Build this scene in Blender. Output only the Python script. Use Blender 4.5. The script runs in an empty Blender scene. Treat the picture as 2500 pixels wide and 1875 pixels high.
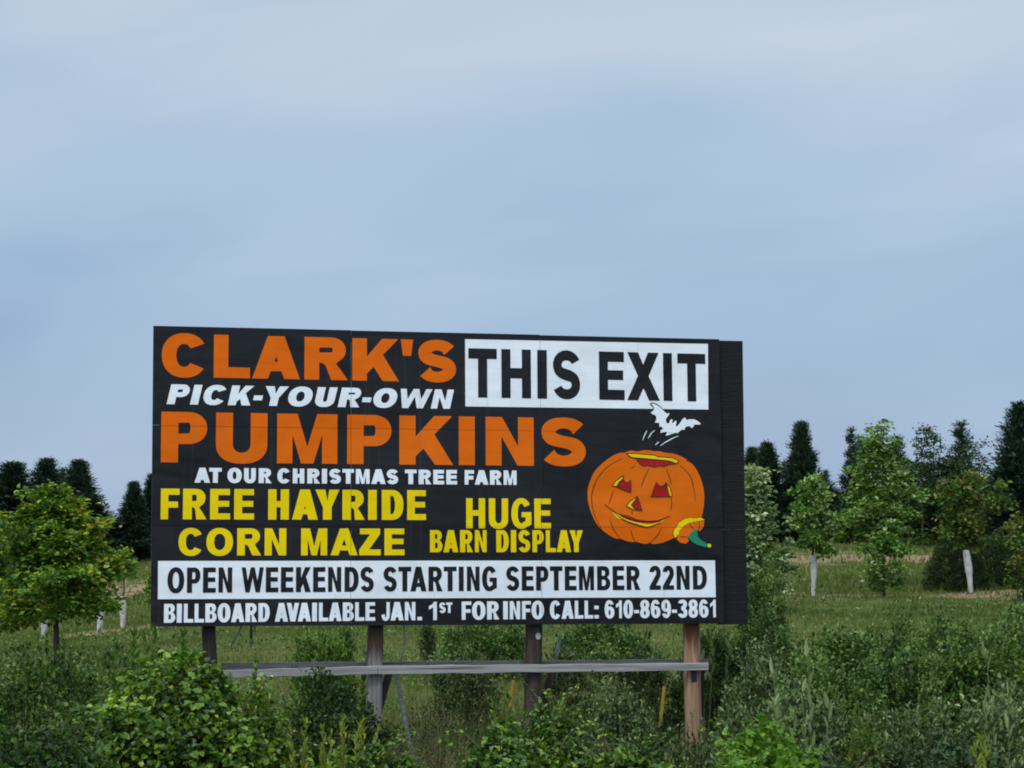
import bpy, math, random
import numpy as np
from mathutils import Vector, Matrix
from mathutils.geometry import tessellate_polygon

R = math.radians
scene = bpy.context.scene
COL = scene.collection

# ------------------------------------------------------------------ camera
F = 1910.8                      # focal length in pixels of a 1024-wide picture
ZC = 2.45                       # eye height above the ground under the sign
PITCH, ROLL, YAW = R(6.10), R(-0.35), R(13.83)
FW = Vector((0, math.cos(PITCH), math.sin(PITCH)))
_rt = Vector((1, 0, 0)); _up = _rt.cross(FW)
RT = math.cos(ROLL) * _rt + math.sin(ROLL) * _up
UP = -math.sin(ROLL) * _rt + math.cos(ROLL) * _up
CAM = Vector((0, 0, ZC))
cam_data = bpy.data.cameras.new("camera")
cam_data.sensor_width = 36.0
cam_data.lens = F / 1024 * 36.0
cam_data.clip_start = 0.1
cam_data.clip_end = 5000
cam = bpy.data.objects.new("camera", cam_data)
COL.objects.link(cam)
cam.matrix_world = Matrix(((RT.x, UP.x, -FW.x, CAM.x), (RT.y, UP.y, -FW.y, CAM.y),
                           (RT.z, UP.z, -FW.z, CAM.z), (0, 0, 0, 1)))
scene.camera = cam

# ------------------------------------------------------------------ exposure
scene.view_settings.view_transform = 'Standard'
scene.view_settings.look = 'None'
scene.view_settings.exposure = 0.0
scene.view_settings.gamma = 1.0
scene.cycles.filter_width = 1.9

# ------------------------------------------------------------------ sky + sun
SUN_EL, SUN_AZ = R(52), R(208)      # azimuth clockwise from +Y: behind the camera, a little to the left
world = bpy.data.worlds.new("World")
scene.world = world
world.use_nodes = True
nt = world.node_tree
for n in list(nt.nodes): nt.nodes.remove(n)
def wn(t, **kw):
    n = nt.nodes.new(t)
    for k, v in kw.items(): setattr(n, k, v)
    return n
wout = wn('ShaderNodeOutputWorld'); bg = wn('ShaderNodeBackground')
bg.inputs['Strength'].default_value = 0.1
sky = wn('ShaderNodeTexSky', sky_type='NISHITA')
sky.sun_disc = False
sky.sun_elevation = SUN_EL; sky.sun_rotation = SUN_AZ
sky.air_density = 1.0; sky.dust_density = 2.0
tc = wn('ShaderNodeTexCoord')
sep = wn('ShaderNodeSeparateXYZ'); nt.links.new(tc.outputs['Generated'], sep.inputs[0])
def wmath(op, a, b=None, c=None):
    n = wn('ShaderNodeMath', operation=op)
    for i, v in enumerate((a, b, c)):
        if v is None: continue
        if isinstance(v, (int, float)): n.inputs[i].default_value = v
        else: nt.links.new(v, n.inputs[i])
    return n.outputs[0]
def wramp(fac, stops, interp='EASE'):
    n = wn('ShaderNodeValToRGB'); nt.links.new(fac, n.inputs[0])
    cr = n.color_ramp; cr.interpolation = interp
    while len(cr.elements) < len(stops): cr.elements.new(0.5)
    for e, (p, c) in zip(cr.elements, stops):
        e.position = p; e.color = (c[0], c[1], c[2], 1)
    return n.outputs[0]
def wmix(fac, a, b, mode='MIX'):
    n = wn('ShaderNodeMix', data_type='RGBA', blend_type=mode)
    for s, v in ((n.inputs[0], fac), (n.inputs[6], a), (n.inputs[7], b)):
        if isinstance(v, (int, float)): s.default_value = v
        elif isinstance(v, tuple): s.default_value = (*v, 1)
        else: nt.links.new(v, s)
    return n.outputs[2]
# stratified overcast: noise over (direction x, y, stretched height)
cmb = wn('ShaderNodeCombineXYZ')
nt.links.new(wmath('MULTIPLY', sep.outputs[0], 2.4), cmb.inputs[0])
nt.links.new(wmath('MULTIPLY', sep.outputs[1], 1.6), cmb.inputs[1])
nt.links.new(wmath('ADD', wmath('MULTIPLY', sep.outputs[2], 8.5), wmath('MULTIPLY', sep.outputs[0], -0.9)), cmb.inputs[2])
nz = wn('ShaderNodeTexNoise'); nt.links.new(cmb.outputs[0], nz.inputs['Vector'])
nz.inputs['Scale'].default_value = 1.25; nz.inputs['Detail'].default_value = 4.0
nz.inputs['Roughness'].default_value = 0.42; nz.inputs['Distortion'].default_value = 0.35
elev = wmath('ADD', sep.outputs[2], wmath('MULTIPLY', wmath('SUBTRACT', nz.outputs[0], 0.5), 0.22))
base = wramp(elev, [(0.0, (0.388, 0.487, 0.652)), (0.07, (0.362, 0.475, 0.655)), (0.15, (0.372, 0.512, 0.695)),
                    (0.22, (0.43, 0.565, 0.735)), (0.30, (0.535, 0.637, 0.76)), (0.7, (0.66, 0.72, 0.80))])
tint = wramp(nz.outputs[0], [(0.30, (0.84, 0.90, 0.95)), (0.5, (1.0, 1.0, 1.0)), (0.72, (1.12, 1.07, 1.035))])
cloud = wmix(1.0, base, tint, 'MULTIPLY')
# the overcast is thinner and brighter on the sun's side, behind the camera
back = wmath('MULTIPLY', wmath('MAXIMUM', wmath('MULTIPLY', sep.outputs[1], -1.0), 0.0), 0.75)
zen = wmath('MULTIPLY', wmath('MAXIMUM', wmath('SUBTRACT', sep.outputs[2], 0.36), 0.0), 1.7)
gain = wmath('MULTIPLY', wmath('ADD', wmath('ADD', back, zen), 1.0), 10.1)
vs = wn('ShaderNodeVectorMath', operation='SCALE'); nt.links.new(cloud, vs.inputs[0]); nt.links.new(gain, vs.inputs['Scale'])
final = wmix(0.93, sky.outputs[0], vs.outputs[0])
nt.links.new(final, bg.inputs['Color']); nt.links.new(bg.outputs[0], wout.inputs['Surface'])

sd = bpy.data.lights.new("sun", 'SUN')
sd.energy = 1.5; sd.angle = R(14); sd.color = (1.0, 0.95, 0.86)
sun = bpy.data.objects.new("sun", sd); COL.objects.link(sun)
sdir = Vector((math.sin(SUN_AZ) * math.cos(SUN_EL), math.cos(SUN_AZ) * math.cos(SUN_EL), math.sin(SUN_EL)))
sun.rotation_euler = sdir.to_track_quat('Z', 'Y').to_euler()
sun.location = (0, -20, 30)

# ------------------------------------------------------------------ helpers
def ray(px, py):
    return FW + RT * ((px - 512) / F) - UP * ((py - 384) / F)
def at_depth(px, py, d):
    v = ray(px, py); return CAM + v * (d / v.y)

def tag(o, label=None, cat=None, group=None, kind=None):
    if label: o['label'] = label
    if cat: o['category'] = cat
    if group: o['group'] = group
    if kind: o['kind'] = kind
    return o
def empty(name, loc, rz=0.0):
    o = bpy.data.objects.new(name, None); COL.objects.link(o)
    o.empty_display_size = 0.3; o.location = loc; o.rotation_euler = (0, 0, rz)
    return o
def link(name, me, parent=None):
    o = bpy.data.objects.new(name, me); COL.objects.link(o)
    if parent: o.parent = parent
    return o
def mesh_np(name, V, loops, starts, mats, smooth=False, midx=None):
    me = bpy.data.meshes.new(name)
    V = np.asarray(V, np.float32); loops = np.asarray(loops, np.int32); starts = np.asarray(starts, np.int32)
    me.vertices.add(len(V)); me.vertices.foreach_set('co', V.ravel())
    me.loops.add(len(loops)); me.loops.foreach_set('vertex_index', loops)
    me.polygons.add(len(starts)); me.polygons.foreach_set('loop_start', starts)
    if midx is not None: me.polygons.foreach_set('material_index', np.asarray(midx, np.int32))
    me.polygons.foreach_set('use_smooth', np.full(len(starts), bool(smooth)))
    for m in (mats if isinstance(mats, (list, tuple)) else [mats]): me.materials.append(m)
    me.update(calc_edges=True); me.validate()
    return me
def mesh_py(name, V, faces, mats, smooth=False, midx=None):
    loops = [i for f in faces for i in f]
    starts = np.cumsum([0] + [len(f) for f in faces[:-1]])
    return mesh_np(name, V, loops, starts, mats, smooth, midx)

class MB:
    """collects simple shapes into one mesh"""
    def __init__(s): s.V = []; s.Fc = []; s.M = []
    def add(s, V, Fc, m=0):
        k = len(s.V); s.V += [tuple(v) for v in V]
        s.Fc += [tuple(i + k for i in f) for f in Fc]; s.M += [m] * len(Fc)
    def prism(s, front, back, m=0, mside=None):
        n = len(front); V = list(front) + list(back)
        s.add(V, [tuple(range(n)), tuple(range(2 * n - 1, n - 1, -1))], m)
        k = len(s.V) - 2 * n
        for i in range(n):
            j = (i + 1) % n
            s.Fc.append((k + j, k + i, k + n + i, k + n + j)); s.M.append(m if mside is None else mside)
    def box(s, a, b, bev=0.0, m=0):
        (x0, y0, z0), (x1, y1, z1) = a, b
        if bev <= 0:
            V = [(x0, y0, z0), (x1, y0, z0), (x1, y1, z0), (x0, y1, z0), (x0, y0, z1), (x1, y0, z1), (x1, y1, z1), (x0, y1, z1)]
            s.add(V, [(0, 3, 2, 1), (4, 5, 6, 7), (0, 1, 5, 4), (1, 2, 6, 5), (2, 3, 7, 6), (3, 0, 4, 7)], m)
        else:
            prof = [(y0 + bev, z0), (y1 - bev, z0), (y1, z0 + bev), (y1, z1 - bev), (y1 - bev, z1), (y0 + bev, z1), (y0, z1 - bev), (y0, z0 + bev)]
            s.prism([(x0, y, z) for y, z in prof], [(x1, y, z) for y, z in prof], m)
    def tube(s, pts, rad, n=8, m=0, cap=True):
        pts = [Vector(p) for p in pts]
        if not isinstance(rad, (list, tuple)): rad = [rad] * len(pts)
        k = len(s.V); a = None
        for i, p in enumerate(pts):
            t = (pts[min(i + 1, len(pts) - 1)] - pts[max(i - 1, 0)]).normalized()
            if a is None: a = t.orthogonal().normalized()
            a = (a - t * a.dot(t)).normalized(); b = t.cross(a)
            for j in range(n):
                w = 2 * math.pi * j / n
                s.V.append(tuple(p + (a * math.cos(w) + b * math.sin(w)) * rad[i]))
        for i in range(len(pts) - 1):
            for j in range(n):
                j2 = (j + 1) % n
                s.Fc.append((k + i * n + j, k + i * n + j2, k + (i + 1) * n + j2, k + (i + 1) * n + j)); s.M.append(m)
        if cap:
            s.Fc.append(tuple(k + j for j in range(n - 1, -1, -1))); s.M.append(m)
            e = k + (len(pts) - 1) * n
            s.Fc.append(tuple(e + j for j in range(n))); s.M.append(m)
    def build(s, name, mats, parent=None, smooth=False):
        return link(name, mesh_py(name, s.V, s.Fc, mats, smooth, s.M), parent)

# ------------------------------------------------------------------ materials
class NT:
    def __init__(s, name):
        s.m = bpy.data.materials.new(name); s.m.use_nodes = True; s.t = s.m.node_tree
        for n in list(s.t.nodes): s.t.nodes.remove(n)
        s.out = s.n('ShaderNodeOutputMaterial')
    def n(s, t, **kw):
        x = s.t.nodes.new(t)
        for k, v in kw.items(): setattr(x, k, v)
        return x
    def l(s, a, b): s.t.links.new(a, b)
    def set(s, sock, v):
        if isinstance(v, (int, float)): sock.default_value = v
        elif isinstance(v, (tuple, list)): sock.default_value = (*v, 1) if len(v) == 3 and sock.type == 'RGBA' else v
        else: s.l(v, sock)
    def math(s, op, a, b=None):
        x = s.n('ShaderNodeMath', operation=op); s.set(x.inputs[0], a)
        if b is not None: s.set(x.inputs[1], b)
        return x.outputs[0]
    def noise(s, vec=None, scale=5, detail=3, rough=0.5, dist=0.0):
        x = s.n('ShaderNodeTexNoise'); x.inputs['Scale'].default_value = scale
        x.inputs['Detail'].default_value = detail; x.inputs['Roughness'].default_value = rough
        x.inputs['Distortion'].default_value = dist
        if vec is not None: s.l(vec, x.inputs['Vector'])
        return x.outputs[0]
    def ramp(s, fac, stops, interp='LINEAR'):
        x = s.n('ShaderNodeValToRGB'); s.l(fac, x.inputs[0]); cr = x.color_ramp; cr.interpolation = interp
        while len(cr.elements) < len(stops): cr.elements.new(0.5)
        for e, (p, c) in zip(cr.elements, stops):
            if isinstance(c, (int, float)): c = (c, c, c)
            e.position = p; e.color = (*c, 1)
        return x.outputs[0]
    def mix(s, fac, a, b, mode='MIX'):
        x = s.n('ShaderNodeMix', data_type='RGBA', blend_type=mode)
        s.set(x.inputs[0], fac); s.set(x.inputs[6], a); s.set(x.inputs[7], b)
        return x.outputs[2]
    def mapped(s, scale, kind='Object'):
        c = s.n('ShaderNodeTexCoord'); mp = s.n('ShaderNodeMapping'); mp.inputs['Scale'].default_value = scale
        s.l(c.outputs[kind], mp.inputs[0]); return mp.outputs[0]
    def pbsdf(s, color, rough=0.6, spec=0.4, bump=None, dist=0.01, strength=1.0):
        b = s.n('ShaderNodeBsdfPrincipled'); s.set(b.inputs['Base Color'], color); s.set(b.inputs['Roughness'], rough)
        s.set(b.inputs['Specular IOR Level'], spec)
        if bump is not None:
            u = s.n('ShaderNodeBump'); u.inputs['Distance'].default_value = dist; u.inputs['Strength'].default_value = strength
            s.l(bump, u.inputs['Height']); s.l(u.outputs[0], b.inputs['Normal'])
        return b
    def done(s, shader): s.l(shader.outputs[0], s.out.inputs['Surface']); return s.m

def leaf_mat(name, cols, trans=0.3, rough=0.5, spec=0.3, clump=1.2, tcol=1.6, gain=None):
    """cols: ramp of leaf colours picked leaf by leaf, shifted by clumps"""
    gain = gain or {'bright vine leaves': 1.0, 'dark conifer needles': 1.5, 'green conifer needles': 1.4, 'dark broad leaves': 1.25, 'young tree leaves': 1.25, 'pale silvery leaves': 1.3, 'maple leaves': 1.35, 'yellow green weed tips': 1.0, 'dead stalks': 1.0, 'grass blades': 1.0}.get(name, 1.12)
    cols = [tuple(min(q_ * gain, .7) for q_ in c_) for c_ in cols]
    t = NT(name); g = t.n('ShaderNodeNewGeometry')
    nz = t.noise(t.mapped((1, 1, 1)), clump, 2)
    f = t.math('ADD', t.math('MULTIPLY', g.outputs['Random Per Island'], 0.75), t.math('MULTIPLY', t.math('SUBTRACT', nz, 0.5), 1.5))
    f = t.math('ADD', f, 0.125)
    n = len(cols)
    c = t.ramp(f, [(i / (n - 1), cols[i]) for i in range(n)])
    b = t.pbsdf(c, rough, spec)
    tr = t.n('ShaderNodeBsdfTranslucent')
    tc2 = t.mix(1.0, c, (tcol, tcol, tcol * 0.6), 'MULTIPLY'); t.l(tc2, tr.inputs['Color'])
    mx = t.n('ShaderNodeMixShader'); mx.inputs[0].default_value = trans
    t.l(b.outputs[0], mx.inputs[1]); t.l(tr.outputs[0], mx.inputs[2])
    return t.done(mx)

def wood_mat(name, c1, c2, c3, grain=(3, 3, 40), along='z', dist=0.004, rough=0.85):
    t = NT(name)
    sc = {'z': (26, 26, 1.3), 'x': (1.0, 26, 26)}[along]
    v = t.mapped(sc)
    g = t.noise(v, 1.0, 5, 0.65, 0.3)
    big = t.noise(t.mapped((1.2, 1.2, 1.2)), 1.3, 3)
    c = t.ramp(g, [(0.3, c1), (0.52, c2), (0.75, c3)])
    c = t.mix(t.math('MULTIPLY', big, 0.5), c, c1)
    kn = t.noise(t.mapped({'z': (7, 7, 4), 'x': (3.2, 9, 11)}[along]), 1.0, 2, 0.5)
    c = t.mix(t.ramp(kn, [(0.66, 0.0), (0.74, 0.8)]), c, tuple(q_ * .35 for q_ in c1))
    crack = t.noise(t.mapped({'z': (40, 40, 0.7), 'x': (0.5, 40, 40)}[along]), 1.0, 2, 0.5)
    c = t.mix(t.ramp(crack, [(0.66, 0.0), (0.70, 0.7)]), c, tuple(q_ * .3 for q_ in c1))
    return t.done(t.pbsdf(c, rough, 0.25, g, dist))

def vinyl_mat(name, col, rough=0.27, var=0.06, spec=0.17):
    t = NT(name); v = t.mapped((1, 1, 1))
    n1 = t.noise(v, 0.9, 2, 0.5, 0.6); n2 = t.noise(v, 2.6, 2, 0.5, 0.2)
    # each 4 x 8 ft sheet of the print sits at its own slight tilt
    sp = t.n('ShaderNodeSeparateXYZ'); t.l(v, sp.inputs[0])
    gx = t.math('DIVIDE', t.math('ADD', sp.outputs[0], 3.66), 2.44); gz_ = t.math('DIVIDE', t.math('SUBTRACT', sp.outputs[2], 2.0), 1.22)
    cb = t.n('ShaderNodeCombineXYZ'); t.l(t.math('FLOOR', gx), cb.inputs[0]); t.l(t.math('FLOOR', gz_), cb.inputs[1])
    wn_ = t.n('ShaderNodeTexWhiteNoise'); t.l(cb.outputs[0], wn_.inputs['Vector']); wc = t.n('ShaderNodeSeparateColor'); t.l(wn_.outputs['Color'], wc.inputs[0])
    sheet = t.math('ADD', t.math('MULTIPLY', t.math('SUBTRACT', wc.outputs[0], 0.5), t.math('MULTIPLY', t.math('FRACT', gx), 1.2)),
                   t.math('MULTIPLY', t.math('SUBTRACT', wc.outputs[1], 0.5), t.math('MULTIPLY', t.math('FRACT', gz_), 0.9)))
    h = t.math('ADD', t.math('ADD', n1, t.math('MULTIPLY', n2, 0.22)), sheet)
    wear = t.noise(t.mapped((0.6, 0.6, 9)), 2.0, 4, 0.6)
    k = t.ramp(wear, [(0.25, 1 - var), (0.7, 1 + var * 0.4)])
    sheen = t.math('ADD', t.math('MULTIPLY', wc.outputs[2], 0.35), t.math('MULTIPLY', t.noise(v, 1.5, 3, 0.5, 0.8), 0.9))  # pale glossy patches of reflected sky, painted into the print colour
    sheen = t.ramp(sheen, [(0.42, 0.0), (0.62, 0.45), (0.9, 1.0)])
    sheen_col = tuple(x_ + (0.5 * (.12 if x_ < .02 < max(col) * .1 else 1) - x_) * ((0.055 if .05 < col[1] < .3 else .008) if max(col) > .1 else .010) for x_ in col)
    c = t.mix(sheen, col, sheen_col) if max(col) < .76 or min(col) < .1 else col
    c = t.mix(1.0, c, k, 'MULTIPLY')
    # dark hairlines where the sheets of the print meet, rain streaks below them
    sx = t.math('ABSOLUTE', t.math('SUBTRACT', t.math('FRACT', t.math('ADD', gx, 0.5)), 0.5)); sz_ = t.math('ABSOLUTE', t.math('SUBTRACT', t.math('FRACT', t.math('ADD', gz_, 0.5)), 0.5))
    ln = t.math('MAXIMUM', t.math('LESS_THAN', sx, 0.0022), t.math('LESS_THAN', sz_, 0.0040))
    c = t.mix(t.math('MULTIPLY', ln, 0.5), c, tuple(q_ * .3 for q_ in col))
    stk = t.ramp(t.noise(t.mapped((16, 16, 0.35)), 1.0, 3, 0.5), [(0.60, 0.0), (0.74, 0.14)])
    c = t.mix(stk, c, (0.10, 0.095, 0.085))
    return t.done(t.pbsdf(c, rough, spec, h, 0.09, 0.6))

M = {}
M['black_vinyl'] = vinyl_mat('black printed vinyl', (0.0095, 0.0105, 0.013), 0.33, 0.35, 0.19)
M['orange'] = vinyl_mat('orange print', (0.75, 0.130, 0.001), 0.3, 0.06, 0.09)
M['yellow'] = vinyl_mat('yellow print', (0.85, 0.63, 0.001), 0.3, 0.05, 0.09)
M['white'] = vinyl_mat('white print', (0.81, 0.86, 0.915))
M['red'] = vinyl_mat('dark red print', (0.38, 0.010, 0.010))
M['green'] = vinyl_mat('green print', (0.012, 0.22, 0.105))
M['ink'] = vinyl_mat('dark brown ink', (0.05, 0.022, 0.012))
t = NT('raw plywood edge'); M['ply'] = t.done(t.pbsdf(t.ramp(t.noise(t.mapped((4, 4, 60)), 1, 3), [(0.3, (0.20, 0.19, 0.17)), (0.7, (0.36, 0.34, 0.31))]), 0.8))
t = NT('black painted rough plywood'); g_ = t.noise(t.mapped((3, 3, 55)), 1.0, 5, 0.7, 0.2)
M['blackply'] = t.done(t.pbsdf(t.ramp(g_, [(0.3, (0.004, 0.0045, 0.006)), (0.55, (0.009, 0.0095, 0.011)), (0.8, (0.022, 0.023, 0.024))]), 0.65, 0.22, g_, 0.010))
M['greywood'] = wood_mat('weathered grey plank', (0.16, 0.157, 0.152), (0.33, 0.33, 0.325), (0.46, 0.46, 0.455), along='x')
M['greywood_dark'] = wood_mat('weathered dark grey plank', (0.09, 0.088, 0.082), (0.18, 0.178, 0.17), (0.28, 0.275, 0.26), along='x')
M['post_dark'] = wood_mat('dark creosoted post', (0.014, 0.011, 0.010), (0.034, 0.027, 0.024), (0.07, 0.057, 0.052))
M['post_mid'] = wood_mat('brown weathered post', (0.026, 0.019, 0.016), (0.062, 0.046, 0.040), (0.12, 0.095, 0.085))
def stained_post(name, c1, c2, c3, stain, ztop):
    t = NT(name); g = t.noise(t.mapped((26, 26, 1.3)), 1.0, 5, 0.65, 0.3)
    c = t.ramp(g, [(0.3, c1), (0.52, c2), (0.75, c3)])
    sp = t.n('ShaderNodeSeparateXYZ'); t.l(t.n('ShaderNodeTexCoord').outputs['Object'], sp.inputs[0])
    drip = t.math('ADD', t.math('SUBTRACT', sp.outputs[2], ztop), t.math('MULTIPLY', t.noise(t.mapped((14, 14, 1.0)), 1.0, 3), 0.65))
    fac = t.ramp(drip, [(0.66, 0.0), (0.86, 0.95)])
    c = t.mix(fac, c, stain)
    return t.done(t.pbsdf(c, 0.85, 0.25, g, 0.004))
M['post_grey'] = stained_post('grey post rust stained at the top', (0.085, 0.08, 0.078), (0.19, 0.18, 0.178), (0.29, 0.28, 0.275), (0.05, 0.026, 0.017), 1.16)
M['post_tan'] = stained_post('tan post rust stained at the top', (0.14, 0.085, 0.055), (0.30, 0.19, 0.125), (0.44, 0.30, 0.21), (0.12, 0.042, 0.018), 1.34)
t = NT('dull steel'); M['steel'] = t.done(t.pbsdf((0.10, 0.11, 0.12), 0.45, 0.5))
t = NT('dark metal'); M['darkmetal'] = t.done(t.pbsdf((0.02, 0.022, 0.026), 0.5, 0.5))
t = NT('navy tag'); M['navy'] = t.done(t.pbsdf((0.012, 0.016, 0.045), 0.4, 0.5))
t = NT('yellow paint'); n_ = t.noise(t.mapped((8, 8, 3)), 2, 4)
M['stake'] = t.done(t.pbsdf(t.ramp(n_, [(0.3, (0.17, 0.105, 0.010)), (0.65, (0.29, 0.185, 0.010))]), 0.55))
t = NT('white tree guard plastic'); n_ = t.noise(t.mapped((6, 6, 2)), 2, 4)
M['guard'] = t.done(t.pbsdf(t.ramp(n_, [(0.25, (0.28, 0.28, 0.28)), (0.6, (0.50, 0.50, 0.505))]), 0.6, 0.3, n_, 0.02))
t = NT('bark'); n_ = t.noise(t.mapped((9, 9, 2)), 3, 5)
M['bark'] = t.done(t.pbsdf(t.ramp(n_, [(0.3, (0.03, 0.024, 0.019)), (0.7, (0.10, 0.085, 0.07))]), 0.9, 0.2, n_, 0.01))
t = NT('stem'); M['stem'] = t.done(t.pbsdf((0.10, 0.085, 0.05), 0.8, 0.2))
t = NT('red brown stem'); M['redstem'] = t.done(t.pbsdf((0.085, 0.045, 0.03), 0.8, 0.2))
t = NT('green stem'); M['greenstem'] = t.done(t.pbsdf((0.10, 0.13, 0.045), 0.7, 0.2))
t = NT('dry stem'); M['drystem'] = t.done(t.pbsdf((0.24, 0.19, 0.11), 0.9, 0.1))

M['conifer'] = leaf_mat('dark conifer needles', [(0.007, 0.019, 0.013), (0.014, 0.033, 0.020), (0.025, 0.050, 0.028), (0.044, 0.074, 0.038)], 0.05, 0.6, 0.2, 0.5)
M['conifer_b'] = leaf_mat('green conifer needles', [(0.009, 0.024, 0.012), (0.018, 0.042, 0.018), (0.034, 0.066, 0.026), (0.055, 0.09, 0.035)], 0.05, 0.6, 0.2, 0.5)
M['darkleaf'] = leaf_mat('dark broad leaves', [(0.008, 0.024, 0.007), (0.017, 0.042, 0.010), (0.032, 0.068, 0.014), (0.06, 0.10, 0.02)], 0.12, 0.5, 0.3, 0.5)
M['maple'] = leaf_mat('maple leaves', [(0.014, 0.05, 0.005), (0.036, 0.095, 0.008), (0.085, 0.165, 0.014), (0.19, 0.25, 0.022), (0.30, 0.27, 0.03)], 0.2, 0.5, 0.3, 0.7)
M['pale'] = leaf_mat('pale silvery leaves', [(0.022, 0.06, 0.012), (0.06, 0.12, 0.03), (0.14, 0.20, 0.07), (0.30, 0.35, 0.19), (0.42, 0.45, 0.31)], 0.18, 0.5, 0.3, 0.9)
M['young'] = leaf_mat('young tree leaves', [(0.016, 0.056, 0.005), (0.042, 0.11, 0.010), (0.085, 0.17, 0.02), (0.19, 0.28, 0.07), (0.42, 0.47, 0.27)], 0.2, 0.5, 0.3, 0.9)
M['rusty'] = leaf_mat('leaves turning rusty', [(0.014, 0.048, 0.006), (0.036, 0.09, 0.009), (0.075, 0.14, 0.016), (0.13, 0.16, 0.03), (0.34, 0.22, 0.10)], 0.2, 0.5, 0.3, 0.9)
M['grape'] = leaf_mat('vine leaves', [(0.007, 0.026, 0.003), (0.024, 0.07, 0.007), (0.064, 0.145, 0.010), (0.145, 0.25, 0.020), (0.26, 0.36, 0.05)], 0.18, 0.42, 0.4, 1.6)
M['weed'] = leaf_mat('weed leaves', [(0.007, 0.026, 0.004), (0.024, 0.066, 0.008), (0.056, 0.12, 0.014), (0.12, 0.19, 0.034)], 0.18, 0.5, 0.3, 1.4)
M['bright'] = leaf_mat('bright vine leaves', [(0.04, 0.11, 0.008), (0.085, 0.20, 0.012), (0.15, 0.29, 0.02), (0.24, 0.39, 0.045)], 0.3, 0.42, 0.4, 2.0)
M['sage'] = leaf_mat('grey green leaves', [(0.011, 0.030, 0.007), (0.040, 0.078, 0.021), (0.082, 0.132, 0.038), (0.14, 0.195, 0.066), (0.29, 0.35, 0.17)], 0.12, 0.5, 0.3, 1.4)
M['sageshoot'] = leaf_mat('pale shoot leaves', [(0.10, 0.15, 0.05), (0.17, 0.22, 0.09), (0.27, 0.32, 0.17)], 0.15, 0.5, 0.3, 1.4)
M['shrub'] = leaf_mat('shrub leaves', [(0.009, 0.030, 0.005), (0.030, 0.076, 0.012), (0.066, 0.14, 0.022), (0.12, 0.20, 0.040), (0.22, 0.28, 0.10)], 0.15, 0.5, 0.3, 1.2)
M['willow'] = leaf_mat('fresh green leaves', [(0.02, 0.07, 0.006), (0.05, 0.125, 0.010), (0.10, 0.20, 0.02), (0.18, 0.28, 0.04)], 0.2, 0.5, 0.3, 1.4)
M['limeflower'] = leaf_mat('yellow green weed tips', [(0.12, 0.17, 0.02), (0.21, 0.27, 0.035), (0.34, 0.38, 0.08)], 0.3, 0.6, 0.2, 1.4)
M['olive'] = leaf_mat('olive brown leaves', [(0.018, 0.026, 0.009), (0.05, 0.06, 0.022), (0.10, 0.105, 0.045), (0.18, 0.16, 0.09)], 0.12, 0.6, 0.2, 1.4)
M['drygrass'] = leaf_mat('dead stalks', [(0.12, 0.09, 0.045), (0.22, 0.17, 0.09), (0.34, 0.27, 0.16)], 0.1, 0.8, 0.1, 0.5)
M['grass'] = leaf_mat('grass blades', [(0.045, 0.085, 0.015), (0.08, 0.125, 0.024), (0.13, 0.165, 0.04), (0.21, 0.19, 0.08)], 0.3, 0.6, 0.2, 0.15)

# ------------------------------------------------------------------ terrain
_D = np.array([-60, -8, 4, 9, 14, 24, 30, 45, 60, 75, 90, 115, 150, 250, 400, 1500], float)
_Z = np.array([-1.6, -1.5, -1.5, -2.1, -2.5, -2.45, -2.15, -1.1, -0.46, 0.35, 1.27, 2.9, 3.9, 4.6, 4.8, 5.0], float)
def ground_z(x, y):
    x = np.asarray(x, float); y = np.asarray(y, float)
    z = 0.25 * np.interp(y - 4, _D, _Z) + 0.5 * np.interp(y, _D, _Z) + 0.25 * np.interp(y + 4, _D, _Z) + ZC
    far = np.clip((y - 28) / 35, 0, 1)
    z = z + (0.078 * np.clip(x, -22, 0) + 0.010 * np.clip(x, 0, 12)) * far * (1 - 0.5 * np.clip((y - 70) / 50, 0, 1))
    bump = 0.05 * np.sin(x * 0.9 + y * 0.4) + 0.04 * np.sin(x * 0.37 - y * 0.71 + 1.3) + 0.03 * np.sin(2.1 * x + 1.7 * y)
    return z + bump * np.clip((y - 6) / 10, 0, 1)
def gz(x, y): return float(ground_z(x, y))
def ground_pt(px, d):
    p = at_depth(px, 600, d); return Vector((p.x, p.y, gz(p.x, p.y)))
def hit(px, py, d0=14, d1=220):
    v = ray(px, py)
    for d in np.arange(d0, d1, 0.25):
        p = CAM + v * (d / v.y)
        if p.z <= gz(p.x, p.y): return p
    return CAM + v * (d1 / v.y)

ys = np.concatenate([np.arange(-60, 10, 5), np.arange(10, 130, 0.7), np.geomspace(130, 2500, 40)])
xs = np.concatenate([-np.geomspace(1500, 42, 24), np.arange(-40, 41, 1.0), np.geomspace(42, 1500, 24)])
GX, GY = np.meshgrid(xs, ys); GZ = ground_z(GX, GY)
nx, ny = len(xs), len(ys)
idx = np.arange(nx * ny).reshape(ny, nx)
quads = np.stack([idx[:-1, :-1], idx[:-1, 1:], idx[1:, 1:], idx[1:, :-1]], -1).reshape(-1, 4)
t = NT('meadow ground')
pos = t.n('ShaderNodeNewGeometry').outputs['Position']
sp = t.n('ShaderNodeSeparateXYZ'); t.l(pos, sp.inputs[0])
n1 = t.noise(pos, 0.16, 4, 0.6, 0.4); n2 = t.noise(pos, 1.3, 5, 0.65); n3 = t.noise(pos, 9, 4, 0.7)
grass = t.ramp(n2, [(0.30, (0.034, 0.070, 0.013)), (0.5, (0.066, 0.104, 0.022)), (0.66, (0.13, 0.135, 0.045))])
dry = t.ramp(n3, [(0.3, (0.15, 0.135, 0.055)), (0.7, (0.23, 0.19, 0.095))])
soil = t.ramp(n3, [(0.3, (0.17, 0.12, 0.07)), (0.7, (0.38, 0.275, 0.165))])
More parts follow.
